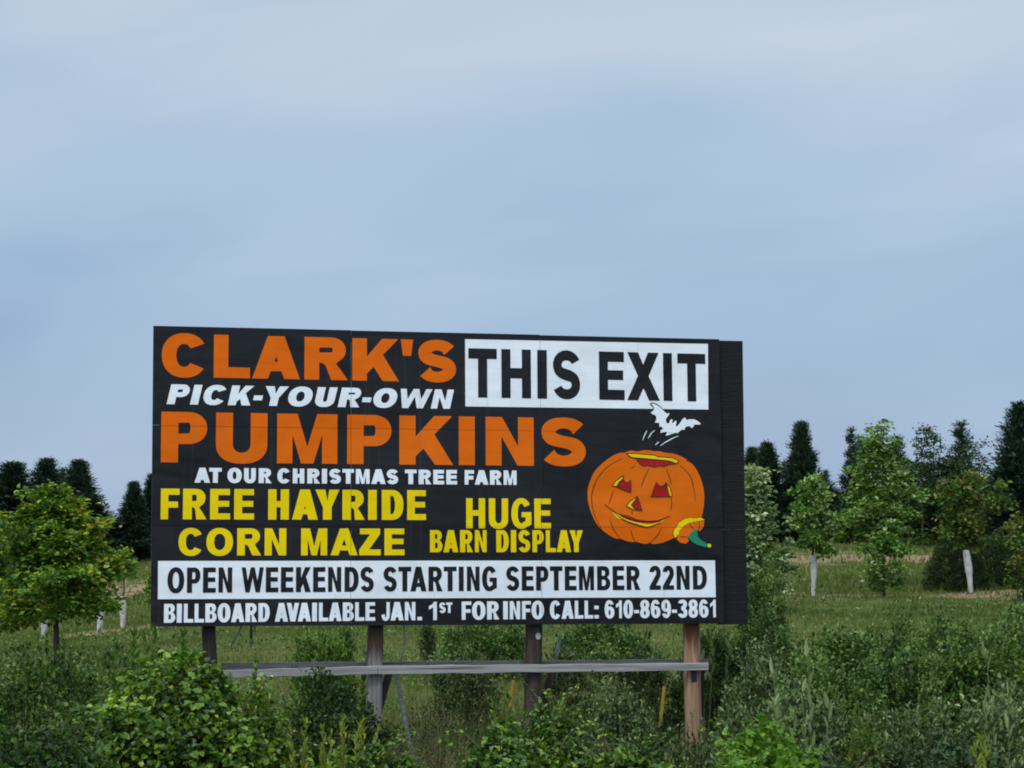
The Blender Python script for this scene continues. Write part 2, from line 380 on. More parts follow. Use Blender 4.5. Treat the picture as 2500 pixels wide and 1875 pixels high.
c = t.mix(t.ramp(n1, [(0.42, 0.0), (0.70, 0.6)]), grass, dry)
def band(center, half, slope):
    y = t.math('ADD', sp.outputs[1], t.math('MULTIPLY', sp.outputs[0], slope))
    d = t.math('ABSOLUTE', t.math('SUBTRACT', y, center))
    d = t.math('SUBTRACT', 1.0, t.math('DIVIDE', d, half))
    f = t.math('ADD', d, t.math('MULTIPLY', t.math('SUBTRACT', t.noise(pos, 0.7, 5, 0.7, 0.5), 0.5), 5.0))
    return t.ramp(f, [(0.25, 0.0), (0.6, 1.0)])
for b_ in ((88, 6.5, 0.0), (61.5, 2.0, 0.05), (104, 3.0, 0.1)):
    c = t.mix(band(*b_), c, soil)
gm = t.done(t.pbsdf(c, 0.95, 0.1, n3, 0.08))
ground = link('ground', mesh_np('ground', np.stack([GX, GY, GZ], -1).reshape(-1, 3), quads.ravel(), np.arange(len(quads)) * 4, gm, True))
tag(ground, kind='structure')

# ------------------------------------------------------------------ billboard
SR = 0.4096                       # photo pixels (2500 wide) -> 1024 wide
BC = Vector((-0.823, 24.008, 0))  # foot of the sign's centre
BC.z = 0.0
BZ = ZC - 0.441                   # lower edge
BX = Vector((math.cos(YAW), math.sin(YAW), 0)); BN = Vector((-BX.y, BX.x, 0))   # along, away from the camera
board = empty('billboard', BC, YAW)
tag(board, 'big black billboard with orange, white and yellow lettering and a carved pumpkin', 'billboard')
def bp(sx, sy, y=0.0):
    """photo point -> (x, z) on the sign plane, in the sign's own frame"""
    v = ray(sx * SR, sy * SR)
    k = ((BC - CAM).dot(BN) + y) / v.dot(BN)
    p = CAM + v * k - BC
    return p.dot(BX), p.z
# --- nine plywood sheets
TL, TR, BRc, BL = [bp(*q) for q in ((374, 795), (1756, 826), (1769, 1522.5), (367, 1530))]
def bil(u, v):
    x = (1 - u) * (1 - v) * TL[0] + u * (1 - v) * TR[0] + u * v * BRc[0] + (1 - u) * v * BL[0]
    z = (1 - u) * (1 - v) * TL[1] + u * (1 - v) * TR[1] + u * v * BRc[1] + (1 - u) * v * BL[1]
    return x, z
sheets = MB(); g = 0.0016; rs = random.Random(4)
for i in range(3):
    for j in range(3):
        u0, u1, v0, v1 = i / 3 + g / 7, (i + 1) / 3 - g / 7, j / 3 + g / 4, (j + 1) / 3 - g / 4
        dz = [0, -0.004, -0.010][i] if j == 0 else 0
        fr = []
        n = 6
        for (a, b) in [(u0 + (u1 - u0) * k / n, v0) for k in range(n)] + [(u1, v0)] + [(u1, v1)] + [(u0 + (u1 - u0) * k / n, v1) for k in range(n - 1, -1, -1)]:
            x, z = bil(a, b)
            if b == v0 and j == 0: z += dz
            fr.append((x, z))
        sheets.prism([(x, 0.0, z) for x, z in fr][::-1], [(x, 0.016, z) for x, z in fr][::-1], 0, 1)
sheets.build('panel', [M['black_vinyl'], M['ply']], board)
# the stringers the sheets are nailed to
fr = MB()
for v in (0.03, 0.333, 0.667, 0.965):
    (xa, za), (xb, zb) = bil(0.012, v), bil(0.99, v)
    za = zb = (za + zb) / 2
    fr.box((xa, 0.0165, za - 0.05), (xb, 0.055, za + 0.05))
fr.build('stringer', [M['post_mid']], board)
# --- extension on the right: two rough black sheets
for (a, b, c_, d) in (((1735, 831), (1813, 832.5), (1819.5, 1292.4), (1742, 1292.4)), ((1748, 1293.5), (1820.5, 1293), (1826, 1524), (1752, 1525))):
    s = MB(); y = 0.06
    q = [bp(*p, y) for p in (a, b, c_, d)]
    s.prism([(x, y, z) for x, z in q][::-1], [(x, y + 0.02, z) for x, z in q][::-1])
    s.build('side_panel', [M['blackply']], board)

# --- glyphs -------------------------------------------------------------
def arc(cx, cy, rx, ry, a0, a1, n=18, p=2.2):
    out = []
    for i in range(n + 1):
        a = R(a0 + (a1 - a0) * i / n); c, s = math.cos(a), math.sin(a)
        out.append((cx + rx * math.copysign(abs(c) ** (2 / p), c), cy + ry * math.copysign(abs(s) ** (2 / p), s)))
    return out
def stroke(pts, th):
    L, Rr = [], []
    n = len(pts)
    for i, (x, y) in enumerate(pts):
        x0, y0 = pts[max(i - 1, 0)]; x1, y1 = pts[min(i + 1, n - 1)]
        dx, dy = x1 - x0, y1 - y0; l = math.hypot(dx, dy) or 1
        w = th[i] if isinstance(th, (list, tuple)) else th
        L.append((x - dy / l * w / 2, y + dx / l * w / 2)); Rr.append((x + dy / l * w / 2, y - dx / l * w / 2))
    return L + Rr[::-1]
def lerp(a, b, t): return a + (b - a) * t
def glyph(ch, w, s, h):
    """list of contours (outer, hole, ...) in a box w wide and 1 high; s upright stroke, h level stroke"""
    m = w / 2
    s = min(s, w * {'M': .255, 'N': .33, 'W': .19, 'K': .36, 'X': .36, 'V': .36, 'A': .36, 'Y': .36}.get(ch, .40)) if ch not in "I'.:-1" else s
    if ch == 'I': return [[(0, 0), (w, 0), (w, 1), (0, 1)]]
    if ch == 'L': return [[(0, 0), (w, 0), (w, h), (s, h), (s, 1), (0, 1)]]
    if ch == 'E':
        a = (1 - h) / 2 + 0.02
        return [[(0, 0), (w, 0), (w, h), (s, h), (s, a), (w * .95, a), (w * .95, a + h * .95), (s, a + h * .95), (s, 1 - h), (w * .985, 1 - h), (w * .985, 1), (0, 1)]]
    if ch == 'F':
        a = (1 - h) / 2 - 0.02
        return [[(0, 0), (s, 0), (s, a), (w * .92, a), (w * .92, a + h), (s, a + h), (s, 1 - h), (w, 1 - h), (w, 1), (0, 1)]]
    if ch == 'H':
        a = (1 - h) / 2 + .01
        return [[(0, 0), (s, 0), (s, a), (w - s, a), (w - s, 0), (w, 0), (w, 1), (w - s, 1), (w - s, a + h), (s, a + h), (s, 1), (0, 1)]]
    if ch == 'T': return [[(m - s / 2, 0), (m + s / 2, 0), (m + s / 2, 1 - h), (w, 1 - h), (w, 1), (0, 1), (0, 1 - h), (m - s / 2, 1 - h)]]
    if ch in 'AV':
        k, a = s * 1.06, s * 1.12
        k = min(k, w * .36); a = min(a, w * .40)
        sl = m - a / 2
        ya = min((m - k) / sl, .93); xin = lambda y: k + y * sl
        b0 = .18; b1 = b0 + h * .88
        if ch == 'A':
            o = [(0, 0), (k, 0), (xin(b0), b0), (w - xin(b0), b0), (w - k, 0), (w, 0), (m + a / 2, 1), (m - a / 2, 1)]
            if ya > b1 + .04: return [o, [(xin(b1), b1), (w - xin(b1), b1), (m, ya)]]
            return [o]
        return [[(0, 1), (k, 1), (m, 1 - ya), (w - k, 1), (w, 1), (m + a / 2, 0), (m - a / 2, 0)]]
    if ch == 'W':
        k = s * 1.0; c = k * .95; bl0 = w * .27 - k / 2; bl1 = bl0 + k
        # left stroke inner edge meets the centre stroke's left edge
        x0, x1 = k + bl0, bl0; dx = (m - c / 2 - bl0)
        y1 = (k) / (dx + bl0); y2 = (m - bl1) / (m + c / 2 - bl1)
        xa = k + bl0 * (1 - y1)
        o = [(0, 1), (bl0, 0), (bl1, 0), (m, y2), (w - bl1, 0), (w - bl0, 0), (w, 1), (w - k, 1), (w - xa, y1), (m + c / 2, 1), (m - c / 2, 1), (xa, y1), (k, 1)]
        return [o]
    if ch == 'M':
        k = s * 1.32; vb = s * .40; yv = .34
        sl = (1 - yv) / (m - k); y1 = min((m - vb - s) * sl, .92)
        return [[(0, 0), (s, 0), (s, y1), (m - vb, 0), (m + vb, 0), (w - s, y1), (w - s, 0), (w, 0), (w, 1), (w - k, 1), (m, yv), (k, 1), (0, 1)]]
    if ch == 'N':
        d = s * 1.04; q = .40
        return [[(0, 0), (s, 0), (s, 1 - q), (w - d, 0), (w, 0), (w, 1), (w - s, 1), (w - s, q), (d, 1), (0, 1)]]
    if ch == 'K':
        f = s * 1.12; r = (w - s)
        return [[(0, 0), (s, 0), (s, .17), (s + r * .21, .33), (w - f, 0), (w, 0), (s + r * .50, .62), (w * .985, 1), (w * .985 - f, 1), (s, .57), (s, 1), (0, 1)]]
    if ch == 'X':
        f = s * 1.22; e = .5 - (m - f) / (w - f); 
        return [[(0, 0), (f, 0), (m, .5 - e), (w - f, 0), (w, 0), (m + f / 2, .51), (w * .98, 1), (w * .98 - f, 1), (m, .5 + e), (f + .02 * w, 1), (.02 * w, 1), (m - f / 2, .51)]]
    if ch == 'Y':
        f = s * 1.16
        return [[(m - s / 2, 0), (m + s / 2, 0), (m + s / 2, .41), (w, 1), (w - f, 1), (m, .62), (f, 1), (0, 1), (m - s / 2, .41)]]
    if ch == 'Z':
        f = s * 1.35
        return [[(0, 0), (w, 0), (w, h), (f, h), (w * .97, 1 - h * .95), (w * .97, 1), (.03 * w, 1), (.03 * w, 1 - h), (w - f - .03 * w, 1 - h), (0, h * .95)]]
    if ch in 'PR':
        yb = .365 if ch == 'P' else .41
        wb = w if ch == 'P' else w * .95
        cy = (1 + yb) / 2; ry = (1 - yb) / 2; rx = min((wb - s) * .72, ry * 1.15); cx = wb - rx
        hole = [(s, yb + h * .92)] + arc(cx, cy, max(rx - s * .98, .03), ry - h * .95, -90, 90, 12, 2.1) + [(s, 1 - h * .98)]
        if ch == 'P':
            return [[(0, 0), (s, 0), (s, yb)] + arc(cx, cy, rx, ry, -90, 90, 18, 2.1) + [(0, 1)], hole]
        f = s * 1.14
        o = [(0, 0), (s, 0), (s, yb - .005), (s + (w - s) * .10, yb - .015), (s + (w - s) * .22, yb - .07), (w - f, 0), (w, 0), (w - f * .45, yb * .62), (w - f * .72, yb * .93)] + arc(cx, cy, rx, ry, -58, 90, 16, 2.1) + [(0, 1)]
        return [o, hole]
    if ch == 'B':
        cu, cl = .755, .275; ru, rl = 1 - cu, .275; wu = w * .945
        xu = min((wu - s) * .72, ru * 1.25); xl = min((w - s) * .72, rl * 1.25)
        cxu, cxl = wu - xu, w - xl
        o = [(0, 0)] + arc(cxl, cl, xl, rl, -90, 58, 14, 2.15) + arc(cxu, cu, xu, ru, -58, 90, 14, 2.15) + [(0, 1)]
        hb = h * .86
        h1 = [(s, .52 + hb / 2)] + arc(cxu, (.52 + hb / 2 + 1 - h * .95) / 2, max(xu - s * .95, .02), (1 - h * .95 - .52 - hb / 2) / 2, -90, 90, 10, 2.1) + [(s, 1 - h * .95)]
        h2 = [(s, h * .95)] + arc(cxl, (.52 - hb / 2 + h * .95) / 2, max(xl - s * .95, .02), (.52 - hb / 2 - h * .95) / 2, -90, 90, 10, 2.1) + [(s, .52 - hb / 2)]
        return [o, h1, h2]
    if ch == 'D':
        rx = min((w - s) * .86, .62); cx = w - rx
        return [[(0, 0)] + arc(cx, .5, rx, .5, -90, 90, 26, 2.2) + [(0, 1)], [(s, h * .98)] + arc(cx, .5, max(rx - s, .03), .5 - h * .98, -90, 90, 20, 2.1) + [(s, 1 - h * .98)]]
    if ch in 'O0':
        o = arc(m, .5, m, .515, 0, 360, 40)[:-1]; i = arc(m, .5, m - s, .515 - h, 0, 360, 34, 2.15)[:-1]
        return [o, i]
    if ch == 'C':
        return [arc(m, .5, m, .515, 31, 327, 34) + [(w * .985, .29)][:0] + arc(m * .98, .5, m - s * .98, .515 - h, 322, 36, 30)]
    if ch == 'G':
        return [arc(m, .5, m, .515, 33, 300, 34) + [(w, .13), (w, .545), (m * 1.02, .545), (m * 1.02, .545 - h * .92), (w - s * .92, .545 - h * .92), (w - s * .92, .235)] + arc(m, .5, m - s, .515 - h, 300, 38, 28)]
    if ch == 'U':
        r = min(.40, m); return [[(0, 1)] + arc(m, r - .015, m, r, 180, 360, 22, 2.3) + [(w, 1), (w - s, 1)] + arc(m, r - .015, m - s, r - h, 360, 180, 18, 2.2) + [(s, 1)]]
    if ch == 'J':
        r = .34; return [[(0, .31)] + arc(m, r - .015, m, r, 190, 360, 18) + [(w, 1), (w - s, 1)] + arc(m, r - .015, max(m - s, .03), r - h, 360, 188, 14) + [(s * .95, .345)]]
    if ch == 'S':
        rx = m - s * .47; top, bot = 1.012 - h / 2, -.012 + h / 2
        mid = .5; ryu = (top - mid) / 2; ryl = (mid - bot) / 2
        up_ = arc(m, top - ryu, rx, ryu, 18, 232, 24, 2.1); lo_ = arc(m, bot + ryl, rx, ryl, 52, -162, 24, 2.1)
        p_, q_ = up_[-1], lo_[0]
        sp = up_ + [(lerp(p_[0], q_[0], i / 8), lerp(p_[1], q_[1], i / 8)) for i in range(1, 8)] + lo_
        n = len(sp); th = []
        for i, (x, y) in enumerate(sp):
            u = i / (n - 1); side = abs(x - m) / rx
            th.append(lerp(h * (1.12 if .3 < u < .7 else 1.0), s * .94, side ** 2.2))
        # smooth the joint of the two bowls
        for _ in range(5):
            sp = [sp[0]] + [((sp[i - 1][0] + 2 * sp[i][0] + sp[i + 1][0]) / 4, (sp[i - 1][1] + 2 * sp[i][1] + sp[i + 1][1]) / 4) for i in range(1, n - 1)] + [sp[-1]]
            th = [th[0]] + [(th[i - 1] + 2 * th[i] + th[i + 1]) / 4 for i in range(1, n - 1)] + [th[-1]]
        return [('strip', sp, th)]
    if ch == '1':
        return [[(w - s, 0), (w, 0), (w, 1), (w - s * .82, 1), (w - s * 1.15, .88), (0, .76), (0, .57), (w - s, .70)]]
    if ch == '2':
        return [[(0, 0), (w, 0), (w, h), (s * 1.15 + .12 * w, h)] + arc(m, .70, m, .31, -28, 172, 20) + arc(m, .70, m - s, .31 - h, 165, -22, 16) + [(0, h * .75)]]
    if ch == '3':
        cu, cl = .755, .275
        o = arc(m, cu, m * .95, .26, 165, -52, 18) + arc(m, cl, m, .29, 55, -168, 18)
        i = arc(m, cl, m - s, .29 - h, -160, 82, 14) + [(m * .72, .525 - h * .42), (m * .72, .525 + h * .40)] + arc(m, cu, m * .95 - s, .26 - h, -82, 160, 14)
        return [o + i]
    if ch == '8':
        cu, cl = .745, .275
        o = arc(m, cl, m, .29, -216, 36, 26) + arc(m, cu, m * .94, .27, -42, 222, 26)
        return [o, arc(m, cu, m * .94 - s * .95, .27 - h * .86, 0, 360, 22)[:-1], arc(m, cl, m - s, .29 - h * .9, 0, 360, 22)[:-1]]
    if ch in '69':
        o = arc(m, .5, m, .515, 32, 270, 30) + arc(m, .325, m, .34, 270, 452, 22)[1:] + arc(m, .66, m - s * .96, .355 - h, 186, 30, 12)
        hole = arc(m, .325, m - s, .34 - h * .92, 0, 360, 22)[:-1]
        cs = [o, hole]
        if ch == '9': cs = [[(w - x, 1 - y) for x, y in c] for c in cs]
        return cs
    if ch == "'": return [[(.16 * w, .61), (.84 * w, .61), (w, 1), (0, 1)]]
    if ch == '-': return [[(0, .27), (w, .27), (w, .27 + h * .95), (0, .27 + h * .95)]]
    if ch == '.': return [[(0, 0), (w, 0), (w, h * .98), (0, h * .98)]]
    if ch == ':': return [[(0, 0), (w, 0), (w, h), (0, h)], [(0, .52), (w, .52), (w, .52 + h), (0, .52 + h)]]
    raise ValueError(ch)
INK = dict(A=1.0, B=.84, C=.90, D=.86, E=.75, F=.69, G=.93, H=.80, J=.62, K=.90, L=.71, M=.96, N=.80, O=.97, P=.78, R=.88, S=.82, T=.80, U=.80, V=.93, W=1.32, X=.93, Y=.94, Z=.80)
INK.update({c: .69 for c in '0236789'}); INK.update({'1': .42, '-': .36})
SB = {c: .10 for c in 'BDEFHIKLMNPRU1.:'}; SB.update({c: .055 for c in "COGSJ0236789'"}); SB.update({c: .02 for c in 'AVWXY'}); SB.update({c: .04 for c in 'TZ-'})
RB = dict(SB); RB.update({c: .05 for c in 'BDPE'}); RB.update({c: .03 for c in 'FKLR'})
def layout(word, W, s, h, tight=1.0):
    """-> [(char, x, w)] filling the width W (cap heights)"""
    fixed = {c: s for c in 'I'}; fixed.update({'.': s * .98, ':': s * .98, "'": s * .9})
    nat = lambda k: sum(fixed.get(c, INK.get(c, .7) * k) for c in word)
    gaps = [RB[a] + SB[b] for a, b in zip(word, word[1:])]
    KERN = {'AV': -.16, 'VA': -.16, 'AY': -.14, 'YR': 0, 'LA': 0, 'AT': -.12, 'LL': 0, 'WN': 0, 'TA': -.12, 'AL': 0, '-Y': -.04, 'FO': -.02, 'LY': -.14}
    gaps = [(g_ + KERN.get(a + b, 0)) * tight for g_, a, b in zip(gaps, word, word[1:])]
    lo, hi = .05, 6
    for _ in range(50):
        k = (lo + hi) / 2
        tot = nat(k) + sum(gaps) * k
        if tot < W: lo = k
        else: hi = k
    out = []; x = 0
    for i, c in enumerate(word):
        w = fixed.get(c, INK.get(c, .7) * k); out.append((c, x, w)); x += w
        if i < len(gaps): x += gaps[i] * k
    return out

def flat(name, contours_list, mat, y, parent, transform=None):
    """flat printed shapes: each entry is [outer, hole, ...] in sign coordinates"""
    mb = MB()
    for cs in contours_list:
        if len(cs) == 2 and name == 'lettering' and min(p[1] for p in cs[1]) > max(p[1] for p in cs[0]): groups = [[cs[0]], [cs[1]]]
        else: groups = [cs]
        for gcs in groups:
            pts = [p for c in gcs for p in c]
            tris = tessellate_polygon([[Vector((x, z, 0)) for x, z in c] for c in gcs])
            V = [(x, y, z) for x, z in pts]
            F_ = []
            for a, b, c in tris:
                (x0, z0), (x1, z1), (x2, z2) = pts[a], pts[b], pts[c]
                F_.append((a, b, c) if (x1 - x0) * (z2 - z0) - (x2 - x0) * (z1 - z0) > 0 else (a, c, b))
            mb.add(V, F_)
    return mb.build(name, [mat], parent)

def text_line(words, xref, ytop, ybase, s, h, mat, italic=0.0, tight=1.0, y=-0.006):
    """words: (text, x0, x1) in photo pixels; or a list of explicit letter boxes"""
    zt = bp(xref, ytop)[1]; zb = bp(xref, ybase)[1]; H = zt - zb
    line = all(len(w_[0]) == 1 for w_ in words)
    out = []
    for wd, x0, x1 in words:
        if not line: out = []
        a = bp(x0, (ytop + ybase) / 2)[0]; b = bp(x1, (ytop + ybase) / 2)[0]
        W = (b - a) / H
        lay = [(wd, 0, W)] if len(wd) == 1 else layout(wd, W, s, h, tight)
        for ch, x, w in lay:
            ss = min(s, w * .46) if ch not in "I'.:-" else s
            if ch == "'": ss = s
            for_c = glyph(ch, w, ss, h)
            if for_c[0][0] == 'strip':
                c = stroke(for_c[0][1], for_c[0][2]); nn = len(c) // 2; L_, R_ = c[:nn], c[nn:][::-1]
                for_c = [[L_[q], R_[q], R_[q + 1], L_[q + 1]] for q in range(nn - 1)]
                for quad in for_c: out.append([[(a + (px + x + italic * py) * H, zb + py * H) for px, py in quad]])
                continue
            out.append([[(a + (px + x + italic * py) * H, zb + py * H) for px, py in c] for c in for_c])
        if not line: flat('lettering', out, mat, y, board)
    if line: flat('lettering', out, mat, y, board)

Z1 = lambda x: 340 + x * .36166
Z2 = lambda x: 1080 + x * .36166
def rect_part(name, q, mat, y):
    return flat(name, [[[bp(*p) for p in q]]], mat, y, board)
rect_part('banner', [(Z2(155), 780 + 587 * .36166), (Z2(1795), 780 + 608 * .36166), (Z2(1792), 780 + 165 * .36166), (Z2(153), 780 + 133 * .36166)], M['white'], -0.003)
rect_part('banner', [(Z1(125), 1150 + 865 * .36166), (Z2(1845), 1150 + 852 * .36166), (Z2(1840), 1150 + 603 * .36166), (Z1(127), 1150 + 607 * .36166)], M['white'], -0.003)

text_line([('C', Z1(152), Z1(458)), ('L', Z1(503), Z1(748)), ('A', Z1(762), Z1(1085)), ('R', Z1(1115), Z1(1408)), ('K', Z1(1438), Z1(1752)), ("'", Z1(1765), Z1(1848)), ('S', Z1(1880), Z1(2140))],
          566, 818, 923, .345, .25, M['orange'])
text_line([('PICK-YOUR-OWN', 407, 1098)], 430, 938.5, 987, .40, .26, M['white'], .22, .9)
text_line([('P', Z1(147), Z1(458)), ('U', Z1(517), Z1(865)), ('M', Z1(930), Z1(1337)), ('P', Z1(1403), Z1(1702)), ('K', Z1(1755), Z1(2118)), ('I', Z2(110), Z2(218)), ('N', Z2(291), Z2(616)), ('S', Z2(664), Z2(970))],
          393, 1005, 1128.5, .335, .22, M['orange'])
text_line([('AT', Z1(373), Z1(556)), ('OUR', Z1(595), Z1(893)), ('CHRISTMAS', Z1(932), Z1(1748)), ('TREE', Z1(1793), Z1(2145)), ('FARM', Z2(150), Z2(500))], 500, 1142, 1178.5, .35, .25, M['white'])
text_line([('FREE', Z1(145), Z1(775)), ('HAYRIDE', Z1(870), Z1(1935))], 420, 1193, 1268, .29, .20, M['yellow'])
text_line([('CORN', Z1(265), Z1(992)), ('MAZE', Z1(1092), Z1(1790))], 700, 1290, 1356, .28, .215, M['yellow'])
text_line([('H', Z2(160), Z2(288)), ('U', Z2(313), Z2(443)), ('G', Z2(465), Z2(600)), ('E', Z2(620), Z2(732))], 1250, 1217, 1290, .22, .185, M['yellow'])
text_line([('BARN', Z1(1962), Z2(298)), ('DISPLAY', Z2(363), Z2(948))], 1300, 1294.5, 1348, .25, .185, M['yellow'])
text_line([('T', Z2(175), Z2(367)), ('H', Z2(398), Z2(597)), ('I', Z2(640), Z2(705)), ('S', Z2(745), Z2(930)), ('E', Z2(1057), Z2(1228)), ('X', Z2(1245), Z2(1465)), ('I', Z2(1490), Z2(1550)), ('T', Z2(1587), Z2(1775))],
          1280, 853.5, 972.5, .19, .21, M['black_vinyl'])
text_line([('OPEN', Z1(190), Z1(627)), ('WEEKENDS', Z1(690), Z1(1583)), ('STARTING', Z1(1648), Z2(367)), ('SEPTEMBER', Z2(430), Z2(1335)), ('22ND', Z2(1397), Z2(1785))], 600, 1385, 1446.5, .205, .19, M['black_vinyl'])
text_line([('BILLBOARD', Z1(167), Z1(880)), ('AVAILABLE', Z1(915), Z1(1592)), ('JAN.', Z1(1635), Z1(1908)), ('1', Z1(1955), Z1(2008)), ('FOR', Z2(130), Z2(383)), ('INFO', Z2(410), Z2(685)), ('CALL:', Z2(725), Z2(1055)), ('610-869-3861', Z2(1095), Z2(1845))],
          700, 1472, 1517.5, .265, .19, M['white'], 0, .75)
text_line([('ST', Z1(2025), Z1(2113))], 1080, 1471, 1496.5, .28, .22, M['white'], 0, .8)

# --- the carved pumpkin -------------------------------------------------
def smooth(pts, n=4, closed=True):
    out = []; N = len(pts)
    rng = range(N) if closed else range(N - 1)
    for i in rng:
        p0, p1, p2, p3 = [pts[(i + k) % N] if closed else pts[min(max(i + k, 0), N - 1)] for k in (-1, 0, 1, 2)]
        for j in range(n):
            t_ = j / n
            out.append(tuple(.5 * ((2 * p1[a]) + (-p0[a] + p2[a]) * t_ + (2 * p0[a] - 5 * p1[a] + 4 * p2[a] - p3[a]) * t_ ** 2 + (-p0[a] + 3 * p1[a] - 3 * p2[a] + p3[a]) * t_ ** 3) for a in (0, 1)))
    if not closed: out.append(pts[-1])
    return out
def zp(pts): return [bp(1400 + x * .2411, 960 + y * .2411) for x, y in pts]
def zb_(pts): return [bp(1560 + x * .09043, 960 + y * .09043) for x, y in pts]
def ink_lines(name, lines, wid, mat, y, parent, conv, closed=False):
    cs = []
    for ln in lines:
        q = conv(smooth(ln, 4, closed) + ([ln[0]] if closed else []))
        n = len(q)
        th = [wid] * n if closed else [wid * (0.35 + 0.65 * math.sin(math.pi * min(max(i / (n - 1), .06), .94))) for i in range(n)]
        cs.append([stroke(q, th)])
    # quads strip for robustness
    for (c,) in cs:
        mb = MB(); n = len(c) // 2; L, Rr = c[:n], c[n:][::-1]
        mb.add([(x, y, z) for x, z in L + Rr], [(i, n + i, n + i + 1, i + 1) for i in range(n - 1)])
        mb.build(name, [mat], parent)
body = [(525, 600), (575, 580), (640, 590), (700, 579), (760, 578), (815, 587), (880, 590), (930, 604), (1000, 610), (1080, 635), (1150, 675), (1200, 715), (1250, 780), (1290, 870), (1315, 960), (1325, 1050), (1318, 1150), (1300, 1240), (1260, 1310), (1180, 1380), (1100, 1430), (1010, 1468), (940, 1500), (870, 1520), (800, 1526), (775, 1512), (740, 1525), (690, 1520), (640, 1505), (600, 1507), (540, 1498), (480, 1475), (420, 1468), (350, 1430), (290, 1385), (240, 1330), (195, 1250), (160, 1150), (143, 1050), (147, 960), (168, 890), (205, 805), (260, 740), (330, 680), (400, 632), (470, 605)]
pump = flat('pumpkin_picture', [[zp(smooth(body, 3))]], M['orange'], -0.003, board)
ribs = [[(500, 660), (350, 740), (250, 850), (200, 960), (183, 1060), (197, 1180), (240, 1300), (290, 1385)], [(405, 985), (370, 1080), (360, 1120)], [(765, 760), (715, 860), (685, 950)],
        [(940, 765), (975, 860), (990, 930)], [(992, 1060), (992, 1130), (985, 1190)], [(1080, 735), (1170, 820), (1215, 950), (1230, 1090)], [(1140, 680), (1170, 690), (1200, 710)],
        [(365, 1260), (400, 1370), (470, 1470)], [(580, 1380), (600, 1460), (625, 1505)], [(895, 1360), (850, 1440), (775, 1515)], [(585, 758), (620, 737)], [(595, 1190), (590, 1225)]]
ink_lines('rib', ribs, 0.011, M['ink'], -0.006, pump, zp)
def outlined(name, parts, wid=0.022, parent=None):
    """coloured patches with an inked edge"""
    first = None
    for k, (pts, mat, sm) in enumerate(parts):
        q = zp(smooth(pts, 4) if sm else pts)
        o = flat(name if first is None else 'highlight', [[q]], mat, -0.0085 - 0.0015 * k, parent if first is None else parent)
        if first is None: first = o
    for pts, mat, sm in parts:
        ink_lines('outline', [pts], wid * .55, M['ink'], -0.0125, parent, (lambda p: zp(p)) if sm else (lambda p: zp(p)), True) if sm else \
            ink_poly(pts, wid * .55, parent)
    return first
def ink_poly(pts, wid, parent):
    q = zp(pts); mb = MB()
    for i in range(len(q)):
        a, b = q[i], q[(i + 1) % len(q)]; dx, dz = b[0] - a[0], b[1] - a[1]; l = math.hypot(dx, dz)
        nx_, nz_ = -dz / l * wid / 2, dx / l * wid / 2; ex, ez = dx / l * wid * .3, dz / l * wid * .3
        yy = -0.0125 - 0.0002 * (i % 2)
        mb.add([(a[0] - ex + nx_, yy, a[1] - ez + nz_), (b[0] + ex + nx_, yy, b[1] + ez + nz_), (b[0] + ex - nx_, yy, b[1] + ez - nz_), (a[0] - ex - nx_, yy, a[1] - ez - nz_)], [(3, 2, 1, 0)])
    return mb.build('outline', [M['ink']], parent)
outlined('opening', [([(625, 658), (700, 662), (780, 672), (860, 676), (930, 684), (990, 695), (1030, 715), (960, 720), (920, 740), (860, 735), (815, 748), (760, 730), (700, 735), (670, 715), (655, 690)], M['red'], False),
                     ([(535, 608), (580, 611), (640, 610), (700, 618), (760, 622), (820, 628), (850, 644), (930, 648), (1000, 655), (1065, 682), (1038, 712), (985, 690), (930, 680), (860, 674), (780, 668), (700, 660), (640, 655), (590, 650), (560, 632)], M['yellow'], False)], 0.016, pump)
outlined('eye', [([(432, 948), (465, 900), (500, 868), (520, 900), (545, 910), (575, 882), (580, 950), (576, 1006)], M['red'], False), ([(390, 935), (430, 885), (505, 832), (497, 868), (465, 895), (432, 946)], M['yellow'], False)], 0.018, pump)
outlined('eye', [([(785, 1048), (810, 975), (838, 902), (860, 935), (890, 945), (920, 930), (935, 912), (952, 970), (970, 1046)], M['red'], False), ([(935, 905), (975, 960), (996, 1040), (972, 1048), (955, 985)], M['yellow'], False)], 0.018, pump)
outlined('nose', [([(648, 1055), (582, 1130), (612, 1166), (692, 1184), (668, 1110)], M['red'], False), ([(645, 1042), (575, 1092), (532, 1140), (600, 1175), (690, 1188), (612, 1166), (582, 1130), (620, 1085)], M['yellow'], False)], 0.016, pump)
flat('mouth', [[zp([(320, 1128), (380, 1176), (460, 1220), (560, 1240), (640, 1275), (740, 1290), (850, 1285), (970, 1243), (915, 1283), (860, 1300), (780, 1313), (700, 1310), (620, 1300), (540, 1275), (470, 1240), (400, 1200)])]], M['red'], -0.0065, pump)
flat('highlight', [[zp([(385, 1200), (430, 1215), (500, 1262), (560, 1287), (640, 1310), (740, 1328), (800, 1325), (870, 1305), (950, 1262), (900, 1297), (850, 1322), (800, 1340), (740, 1355), (690, 1342), (580, 1315), (530, 1290), (440, 1265)])]], M['yellow'], -0.0085, pump)
ink_lines('outline', [[(315, 1125), (400, 1190), (470, 1232), (540, 1262), (640, 1288), (740, 1300), (850, 1294), (975, 1240)], [(400, 1200), (470, 1258), (560, 1305), (690, 1345), (740, 1357), (800, 1341), (880, 1308)]], 0.016, M['ink'], -0.0105, pump, zp)
